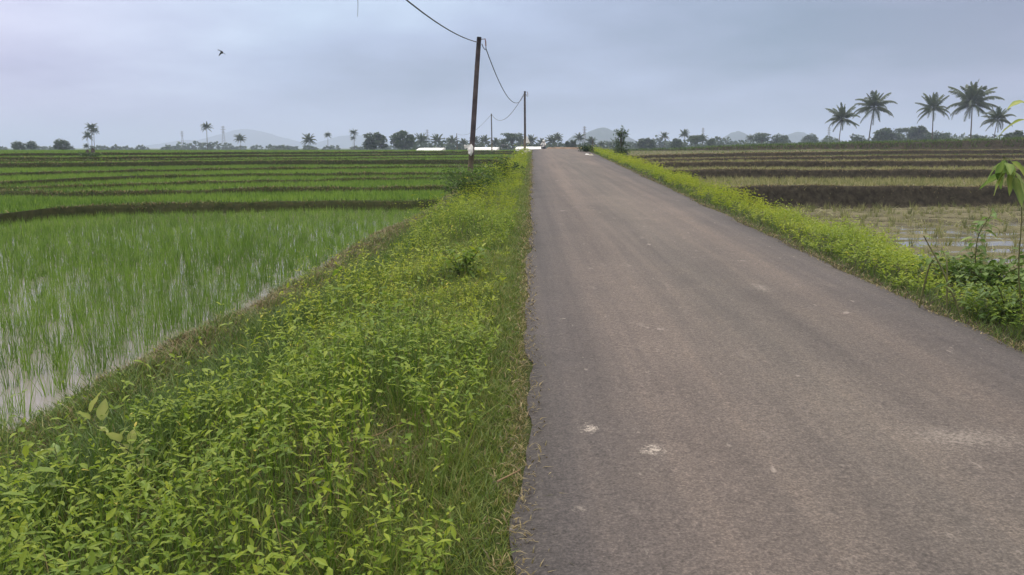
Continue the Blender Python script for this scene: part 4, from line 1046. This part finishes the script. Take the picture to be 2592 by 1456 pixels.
# ------------------------------------------------------------------ soil bank beyond the crest, dark bush, shrub tree
def bank():
    mb = MB(); a, b = at_dx(1376, 128), at_dx(1500, 128); n, k = 40, 12
    X, T = np.meshgrid(np.linspace(a, b, n), np.linspace(0, math.pi, k), indexing='ij')
    u = (X-a)/(b-a); h = (at_d(1400, 369.5, 128)[2]-.6)*np.clip(np.minimum(u, 1-u)*9, 0, 1)**.5*(1-.12*fbm(X*1.2, T, 301, 2))
    V = np.stack([X, 130-2.2*np.cos(T), .5+h*np.sin(T)+(fbm(X*2, T*3, 300, 3)-.5)*.14], -1)
    i = np.arange(n*k).reshape(n, k); q = np.stack([i[:-1, :-1], i[1:, :-1], i[1:, 1:], i[:-1, 1:]], -1).reshape(-1, 4)
    tag(mb.add(V, q).build('earth_bank', M['soil']), kind='structure')
bank()
def shrub(name, c, w, h, n, leaf, seed, label, cat, m='bush', tint=.4, stems=6, wr=.5, fine=False, droop=.4, group=None, base=.15, up=.5):
    rng = np.random.default_rng(seed); r = empty(name, c, label, cat, group)
    st = MB(); fo = MB()
    for i in range(stems):
        a = i*2.4+rng.normal(0, .3); e = np.array([math.cos(a)*w*.38*rng.uniform(.3, 1), math.sin(a)*w*.38*rng.uniform(.3, 1), h*rng.uniform(.6, .95)])
        st.tube([(0, 0, -.05), e*np.array([.35, .35, .5]), e], [h*.016+.003, h*.012+.002, .002], 5)
        k = n//stems; t = rng.uniform(base, 1.05, k)
        p = e*np.stack([t**1.5, t**1.5, t], -1)+rng.normal(0, 1, (k, 3))*np.array([w*.15, w*.15, h*.08])
        p[:, 2] = np.maximum(p[:, 2], .02*h); aa = rng.uniform(0, 6.283, k); el = rng.uniform(-.3, up+.4, k)
        D = np.stack([np.cos(aa)*np.cos(el), np.sin(aa)*np.cos(el), np.sin(el)], -1)
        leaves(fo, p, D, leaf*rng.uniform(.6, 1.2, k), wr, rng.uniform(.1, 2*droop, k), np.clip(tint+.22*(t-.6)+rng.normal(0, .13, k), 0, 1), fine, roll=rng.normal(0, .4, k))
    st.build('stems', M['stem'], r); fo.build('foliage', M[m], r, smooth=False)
    return r
shrub('bush', ground_at(1482, 50, False), 1.2, .52, 420, .14, 51, 'dark brown-green bush on the right verge at the road crest', 'bush', tint=.12)
# slim leafy shrub tree on the right terraces, with a bush round its foot
def sapling_tree():
    c = ground_at(1572, 46, False); h = at_d(1572, 322, 46)[2]-c[2]; rng = np.random.default_rng(61)
    r = empty('sapling_tree', c, 'dark slim young tree with a tufted crown standing on the right terraces', 'tree')
    tr = MB(); cr = MB(); tr.tube([(0, 0, -.1), (.02, 0, h*.3), (-.01, .02, h*.6), (0, 0, h*.9)], [.05, .045, .035, .01], 7)
    tr.tube([(0, 0, h*.25), (.10, 0, h*.42), (.14, .05, h*.62)], [.03, .025, .01], 5)
    for i in range(34):
        a = i*2.4; k = (i+.5)/34; z0 = h*(.32+.5*k); el = rng.uniform(.25, 1.1)*(1 if k > .3 else .5); L = h*.34*rng.uniform(.55, 1.25)*(.55+.9*k-.55*k*k)
        D = np.array([math.cos(a)*math.cos(el), math.sin(a)*math.cos(el), math.sin(el)])
        tr.tube([(0, 0, z0), D*L*.5+(0, 0, z0), D*L+(0, 0, z0-.03)], [.012, .009, .004], 4, cap=False)
        n = 22; t = rng.uniform(.2, 1.1, n); p = D*(L*t)[:, None]+np.array([0, 0, z0])+rng.normal(0, .03, (n, 3))
        leaves(cr, p, D+rng.normal(0, .6, (n, 3)), rng.uniform(.07, .16, n), .38, rng.uniform(0, .7, n), np.clip(.35+.25*k+rng.normal(0, .15, n), 0, 1), False, roll=rng.normal(0, .5, n))
    tr.build('trunk', M['bark'], r); cr.build('crown', M['bush'], r, smooth=False)
sapling_tree()
shrub('bush', ground_at(1572, 45.4, False), 1.0, .58, 700, .12, 52, 'dark leafy bush round the foot of the slim young tree', 'bush', tint=.22, stems=9)
# bushes on the left verge
shrub('bush', ground_at(1186, 19.2), 1.6, .70, 1300, .10, 53, 'dense green bush in front of the foot of the leaning pole', 'bush', 'greenbush', tint=.42, stems=22, wr=.40)
shrub('bush', ground_at(1236, 22.5), .9, .5, 500, .10, 54, 'lower green bush just right of the foot of the leaning pole', 'bush', 'greenbush', tint=.42, stems=9, wr=.35)
shrub('bush', ground_at(1276, 26.5), 1.0, .62, 420, .16, 55, 'dark bush with long narrow leaves between the leaning pole and the road', 'bush', tint=.28, stems=10, wr=.24)
shrub('broadleaf_herb', ground_at(1165, 8.6), .6, .34, 200, .09, 56, 'darker round-leaved plant amid the yellow-green weeds of the left verge', 'herb', 'weed', .30, 9, .5, True)
shrub('bush', ground_at(226, 55), 1.6, .42, 500, .16, 57, 'green bush mounded round the stumps below the palm clump', 'bush', tint=.55, stems=10)
def stump(px, d, top, lean, label):
    c = ground_at(px, d); h = max(at_d(px, top, d)[2]-c[2], .25)
    tag(MB().tube([(0, 0, -.1), (lean*.3, 0, h*.3), (lean, 0, h*.75), (lean*.7, 0, h)], [.13, .15, .13, .05], 8).build('tree_stump', M['bark'], loc=c), label, 'stump', 'dark stumps below the palm clump')
stump(231, 56, 375, .1, 'taller leaning dark stump below the palm clump'); stump(220, 56, 379, .02, 'shorter dark stump left of the taller one below the palm clump')

# ------------------------------------------------------------------ single plants near the camera
def leafy_stem(name, base, pts, r, nleaf, L, wr, label, cat, seed, tint=.6, start=.15, droop=.5, el=(.1, .6), m='bigleaf', top=0, loc=None, shape=(.36, .74, .5, .34)):
    rng = np.random.default_rng(seed); o = empty(name, base, label, cat)
    P = np.array(pts, float); t = np.linspace(0, 1, len(P)); tt = np.linspace(0, 1, 14)
    Q = np.stack([np.interp(tt, t, P[:, j]) for j in range(3)], -1); Q[1:-1] = (Q[:-2]+2*Q[1:-1]+Q[2:])/4
    MB().tube(Q, r*(1-.7*tt), 6).build('stem', M['stem'], o)
    k = np.arange(nleaf); s = start+(1-start)*k/max(nleaf-1, 1); p = np.stack([np.interp(s, tt, Q[:, j]) for j in range(3)], -1)
    for i in range(nleaf):
        a = i*2.4+rng.normal(0, .4) if nleaf > 1 else rng.uniform(0, 6.28); e = rng.uniform(*el)
        D = np.array([[math.cos(a)*math.cos(e), math.sin(a)*math.cos(e)*.8, math.sin(e)]]); ll = L*rng.uniform(.7, 1.15)
        pet = D*ll*.3; lf = MB()
        lf.tube([p[i], p[i]+pet[0]*.6+(0, 0, .01), p[i]+pet[0]], r*.25, 4, .3)
        big_leaf(lf, (p[i:i+1]+pet)[0], (D-UP*.15)[0], ll, wr, rng.uniform(.5, 1.4)*droop, float(np.clip(tint+rng.normal(0, .1), 0, 1)), rng)
        lf.build('leaf', M[m], o)
    return o
# yellow-leaved seedling, lower left
c = ground_at(330, 3.55); s0 = at_d(222, 1062, 3.6)
leafy_stem('seedling', c, [(0, 0, 0), ((s0[0]-c[0])*.35, .05, (s0[2]-c[2])*.45), (s0[0]-c[0], s0[1]-c[1], s0[2]-c[2])], .0065, 14, .115, .44, 'tall seedling with pale yellow oval leaves at the lower left', 'seedling', 71, .85, .15, .3, (.45, 1.2))
c = ground_at(110, 3.35)
leafy_stem('seedling', c, [(0, 0, 0), (-.04, 0, .14), (-.09, .05, .26)], .005, 9, .10, .46, 'short seedling with oval green leaves in the lower left corner', 'seedling', 72, .62, .2, .3, (.2, 1.))
# big-leaved sapling at the right edge: droops into the picture
c = ground_at(2640, 6.3, False); g = np.array(c)
a1 = np.array(at_d(2590, 520, 6.2))-g; a2 = np.array(at_d(2540, 395, 6.0))-g
leafy_stem('young_teak', c, [(0, 0, 0), a1*np.array([.9, .8, .5]), a1, a2*.5+a1*.5+(0.01, 0, .02), a2], .006, 12, .165, .56, 'young plant with large drooping pale leaves by the right edge', 'young tree', 73, .60, .80, .55, (-1.25, -.1))
# taller big-leaved stem whose leaves enter at the right edge
c = ground_at(2720, 6.6, False); g = np.array(c); a2 = np.array(at_d(2612, 262, 6.4))-g
leafy_stem('young_teak', c, [(0, 0, 0), a2*.5+(.06, 0, 0), a2*.8+(.03, 0, 0), a2], .007, 6, .17, .46, 'tall plant at the right edge, only its top leaves against the sky', 'young tree', 74, .66, .86, .7, (-.5, .5))
c = ground_at(2512, 8.2, False); g = np.array(c); a2 = np.array(at_d(2508, 545, 8.1))-g
leafy_stem('tall_herb', c, [(0, 0, 0), (a2[0]-.06, 0, a2[2]*.4), (a2[0]-.05, 0, a2[2]*.75), a2], .008, 30, .12, .62, 'upright herb with broad toothed leaves and a leafy tip near the right edge', 'herb', 75, .40, .25, .7, (0., .6), 'bigleaf')
for px, d, w, h, n, lf, seed, lab in [(2440, 8.6, 1.0, .30, 460, .07, 81, 'dark broad-leaved bush left of the upright herb on the right verge'), (2540, 8.0, 1.0, .38, 560, .08, 82, 'large dark broad-leaved bush behind the drooping plant at the right edge'), (2590, 6.7, .8, .38, 480, .075, 83, 'dark bush with narrow leaves in the right corner of the verge'), (2650, 7.6, 1.2, .46, 520, .085, 84, 'dark bush cut by the right edge of the photo')]:
    shrub('bush', ground_at(px, d, False), w, h, n, lf, seed, lab, 'bush', 'greenbush', .58, 16, .62 if seed != 83 else .36, True)
# bent bare stems on the right verge
def bare(pts, label, seed):
    q = [np.array(at_d(px, py, d)) for px, py, d in pts]; q[0][2] = float(zR(q[0][0]-xR(q[0][1]), q[0][1]))-.02
    o = empty('bent_stem', tuple(q[0]), label, 'plant stem', 'bent stems on the right verge'); P = np.array(q)-q[0]
    tt = np.linspace(0, 1, 10); t = np.linspace(0, 1, len(P)); Q = np.stack([np.interp(tt, t, P[:, j]) for j in range(3)], -1); Q[1:-1] = (Q[:-2]+2*Q[1:-1]+Q[2:])/4
    MB().tube(Q, .0095*(1-.6*tt), 6).build('stem', M['stem'], o)
    if seed == 1:
        lf = MB(); leaves(lf, Q[-1:], np.array([[.6, -.2, .1]]), .09, .9, .5, np.array([.75]), True); lf.build('leaf', M['bigleaf'], o)
    elif seed == 3:
        lf = MB(); leaves(lf, Q[-1:], np.array([[-.3, -.2, .5]]), .06, .4, .5, np.array([.5]), True); lf.build('leaf', M['bigleaf'], o)
bare([(2440, 735, 6.9), (2385, 680, 7.0), (2345, 610, 7.1), (2338, 597, 7.1)], 'longest bent stem with one heart-shaped leaf at its tip on the right verge', 1)
bare([(2330, 705, 7.1), (2352, 670, 7.05), (2366, 660, 7.)], 'short dark broken stem crossing under the longest bent stem', 2)
bare([(2405, 700, 7.0), (2398, 660, 7.1), (2388, 640, 7.2)], 'thin stem rising right of the longest bent stem', 3)
# straw stalks lying across the left verge
def straw(pts, r, label):
    P = []
    for px, py in pts:
        x, y = at_z(px, py, .16); P.append((x, y, float(zL(xL(y)-x, y))+.07))
    tag(MB().tube(P, r, 5).build('straw_stalk', M['straw']), label, 'stalk', 'dry stalks on the left verge')
straw([(870, 1110), (960, 1085), (1085, 1030)], .0025, 'long thin dry stalk lying across the trodden patch of the verge')
straw([(1258, 1192), (1290, 1178), (1316, 1166)], .004, 'thick straw stalk lying over the edge of the asphalt')

# ------------------------------------------------------------------ bird
def bird():
    x, y, z = at_d(562, 133, 24.); k = 24/F
    mb = MB()
    B = lambda px, py, dy=0.: np.array([(px-562)*k, dy, (133-py)*k])
    mb.tube([B(558.5, 129.5), B(560, 131), B(562, 133), B(564, 134), B(565, 134.5)], [.012, .026, .034, .024, .008], 8)
    o = tag(mb.build('swallow', plain('bird_feather', (.02, .022, .028), (.05, .05, .06), 30, .7), loc=(x, y, z)), 'small dark swallow flying in the left part of the sky', 'bird')
    def wing(pts, w):
        m = MB(); P = np.array(pts); n = len(P); ww = np.array(w)[:, None]*np.array([[.35, 1, -.5]])
        up = np.array([0, 0, .004]); V = np.concatenate([P-ww*.5+up, P+ww*.5+up, P-ww*.5-up, P+ww*.5-up]); i = np.arange(n-1)
        m.add(V, [np.stack([i, i+1, i+1+n, i+n], -1), np.stack([i+2*n, i+3*n, i+1+3*n, i+1+2*n], -1), np.stack([i, i+2*n, i+1+2*n, i+1], -1), np.stack([i+n, i+1+n, i+1+3*n, i+3*n], -1)])
        m.build('wing', o.data.materials[0], o)
    wing([B(561, 130.5), B(557, 128.6, .02), B(553, 127, .05), B(549, 126.2, .08)], [.05, .045, .03, .006])
    wing([B(561, 133), B(559, 136, -.03), B(557.5, 139, -.06), B(555.5, 142.5, -.08)], [.05, .042, .026, .005])
    t = MB(); t.add([B(564, 133.6), B(565, 134.6), B(571, 137), B(569, 136.4), B(570.5, 138.6)], [np.array([(0, 2, 3), (3, 4, 1)]), np.array([(0, 3, 1, 1)])[:, :3]]); t.build('tail', o.data.materials[0], o)
bird()

# ------------------------------------------------------------------ motorcycle and rider
def torus(mb, c, R, r, n=22, m=8, tint=.5):
    a, b = np.meshgrid(np.linspace(0, 6.2832, n, endpoint=False), np.linspace(0, 6.2832, m, endpoint=False), indexing='ij')
    V = np.stack([r*np.sin(b), (R+r*np.cos(b))*np.cos(a), (R+r*np.cos(b))*np.sin(a)], -1)+np.array(c)
    i = np.arange(n*m).reshape(n, m); j = np.roll(i, -1, 0); q = np.stack([i, j, np.roll(j, -1, 1), np.roll(i, -1, 1)], -1).reshape(-1, 4); mb.add(V, q, tint)
def motorcycle(loc, rz, label, paint):
    o = empty('motorcycle', loc, label, 'motorcycle', None, rz)       # front points to -Y
    rub = M['metal']
    for y in (-.62, .62):
        w = MB(); torus(w, (0, y, .29), .25, .045); wo = w.build('wheel', plain('rubber', (.015, .015, .015), (.03, .03, .03), 10, .9), o)
        h = MB(); torus(h, (0, y, .29), .19, .012)
        for k in range(6): a = k*1.047; h.tube([(0, y, .29), (0, y+.19*math.cos(a), .29+.19*math.sin(a))], .008, 4)
        h.tube([(-.06, y, .29), (.06, y, .29)], .03, 8); h.build('rim', M['tower'], wo)
    f = MB()
    for s in (-.07, .07): f.tube([(s, -.62, .29), (s, -.50, .62), (s, -.42, .86)], .02, 6); f.tube([(s*1.2, .62, .29), (s*1.2, .25, .36), (s, .0, .34)], .02, 6)
    f.build('fork', M['tower'], o)
    b = MB(); b.tube([(0, -.50, .78), (0, -.34, .60), (0, -.10, .42), (0, .15, .48), (0, .45, .62), (0, .80, .66)], [.07, .10, .14, .15, .13, .05], 10); b.build('body', paint, o)
    s = MB(); s.tube([(0, -.12, .70), (0, .1, .72), (0, .45, .75), (0, .68, .77)], [.05, .12, .12, .05], 10); s.build('seat', rub, o)
    h = MB(); h.tube([(-.34, -.30, .98), (-.2, -.38, .99), (0, -.42, .94), (.2, -.38, .99), (.34, -.30, .98)], .016, 6); h.build('handlebar', rub, o)
    l = MB(); l.tube([(0, -.46, .86), (0, -.52, .86), (0, -.54, .86)], [.09, .09, .05], 12); l.build('headlight', M['white'], o)
    m_ = MB(); m_.tube([(0, -.84, .42), (0, -.72, .56), (0, -.55, .60), (0, -.42, .52)], [.04, .06, .06, .03], 8); m_.build('mudguard', paint, o)
    return o
DM = 112.
mx = at_dx(1376, DM); mz = float(zr(DM))+.02
motorcycle((mx, DM, mz), -.35, 'dark motorcycle ridden towards the viewer beyond the road crest', plain('black_paint', (.02, .02, .022), (.05, .05, .05), 5, .3, .5))
def rider(loc, rz):
    o = empty('person', loc, 'person in a white shirt and white helmet riding the motorcycle', 'person', None, rz)
    J = {}; E = []
    def j(n, p, r, par=None):
        J[n] = (p, r); 
        if par: E.append((par, n))
    j('pel', (0, .12, .86), .13); j('sp', (0, .12, 1.08), .125, 'pel'); j('ch', (0, .05, 1.28), .14, 'sp'); j('nk', (0, .01, 1.43), .055, 'ch'); j('hd', (0, -.02, 1.55), .09, 'nk'); j('ht', (0, -.02, 1.65), .07, 'hd')
    for s, n in ((-1, 'a'), (1, 'b')):
        j('sh'+n, (s*.18, .03, 1.36), .065, 'ch'); j('el'+n, (s*.30, -.08, 1.14), .045, 'sh'+n); j('wr'+n, (s*.30, -.26, 1.02), .032, 'el'+n); j('pa'+n, (s*.30, -.32, 1.01), .032, 'wr'+n)
        for k in range(4): j('f%d%s' % (k, n), (s*(.27+.022*k), -.365, .995-.004*k), .011, 'pa'+n); j('g%d%s' % (k, n), (s*(.27+.022*k), -.355, .955), .009, 'f%d%s' % (k, n))
        j('th'+n, (s*.262, -.33, .985), .012, 'pa'+n)
        j('hi'+n, (s*.11, .10, .82), .095, 'pel'); j('kn'+n, (s*.20, -.26, .74), .065, 'hi'+n); j('an'+n, (s*.19, -.05, .36), .042, 'kn'+n); j('to'+n, (s*.20, -.20, .31), .038, 'an'+n)
    names = list(J); me = bpy.data.meshes.new('body'); me.from_pydata([J[n][0] for n in names], [(names.index(a), names.index(b)) for a, b in E], [])
    b = bpy.data.objects.new('body', me); COL.objects.link(b); b.parent = o
    sk = b.modifiers.new('skin', 'SKIN')
    for i, n in enumerate(names): me.skin_vertices[0].data[i].radius = (J[n][1],)*2
    me.skin_vertices[0].data[0].use_root = True
    b.modifiers.new('sub', 'SUBSURF').levels = 1; b.modifiers['sub'].render_levels = 1
    me.materials.append(plain('skin', (.20, .11, .07), (.26, .15, .10), 9, .6))
    sh = MB(); sh.tube([(0, .12, .84), (0, .12, .95), (0, .11, 1.1), (0, .05, 1.3), (0, .02, 1.40)], [.17, .165, .165, .185, .10], 12)
    for s in (-1, 1): sh.tube([(s*.14, .03, 1.36), (s*.24, -.02, 1.26), (s*.295, -.08, 1.14), (s*.30, -.2, 1.06)], [.085, .075, .062, .05], 8)
    sh.build('shirt', M['white'], o)
    tr = MB()
    for s in (-1, 1): tr.tube([(s*.10, .12, .84), (s*.16, -.10, .80), (s*.20, -.27, .75), (s*.197, -.16, .55), (s*.19, -.06, .38)], [.12, .10, .085, .07, .055], 9)
    tr.build('trousers', plain('dark_cloth', (.02, .022, .03), (.04, .04, .05), 9, .9), o)
    hm = MB(); hm.tube([(0, -.01, 1.50), (0, -.01, 1.56), (0, -.01, 1.64), (0, 0, 1.71), (0, 0, 1.735)], [.125, .145, .14, .09, .02], 14); hm.build('helmet', M['white'], o)
rider((mx, DM, mz), -.35)
x3 = at_dx(1277, 150.); z3 = at_d(1277, 379, 150.)[2]
motorcycle((x3, 150., z3), 1.2, 'dark motorcycle parked at the far edge of the green field', plain('dark_green_paint', (.012, .02, .016), (.03, .045, .035), 5, .35, .5))

# ------------------------------------------------------------------ haze: one closed box of even thin air
def haze():
    m = bpy.data.materials.new('haze_air'); m.use_nodes = True; nt = m.node_tree; nt.nodes.clear()
    out = nt.nodes.new('ShaderNodeOutputMaterial'); v = nt.nodes.new('ShaderNodeVolumePrincipled')
    v.inputs['Color'].default_value = (.62, .74, .97, 1); v.inputs['Density'].default_value = HAZE; v.inputs['Anisotropy'].default_value = .1
    nt.links.new(v.outputs[0], out.inputs['Volume'])
    b = MB().box((-7000, -100, -3.), (7000, 8000, 100)); tag(b.build('haze', m, smooth=False), 'pale blue haze over the whole landscape', 'haze', kind='stuff')
HAZE = .0006
haze()
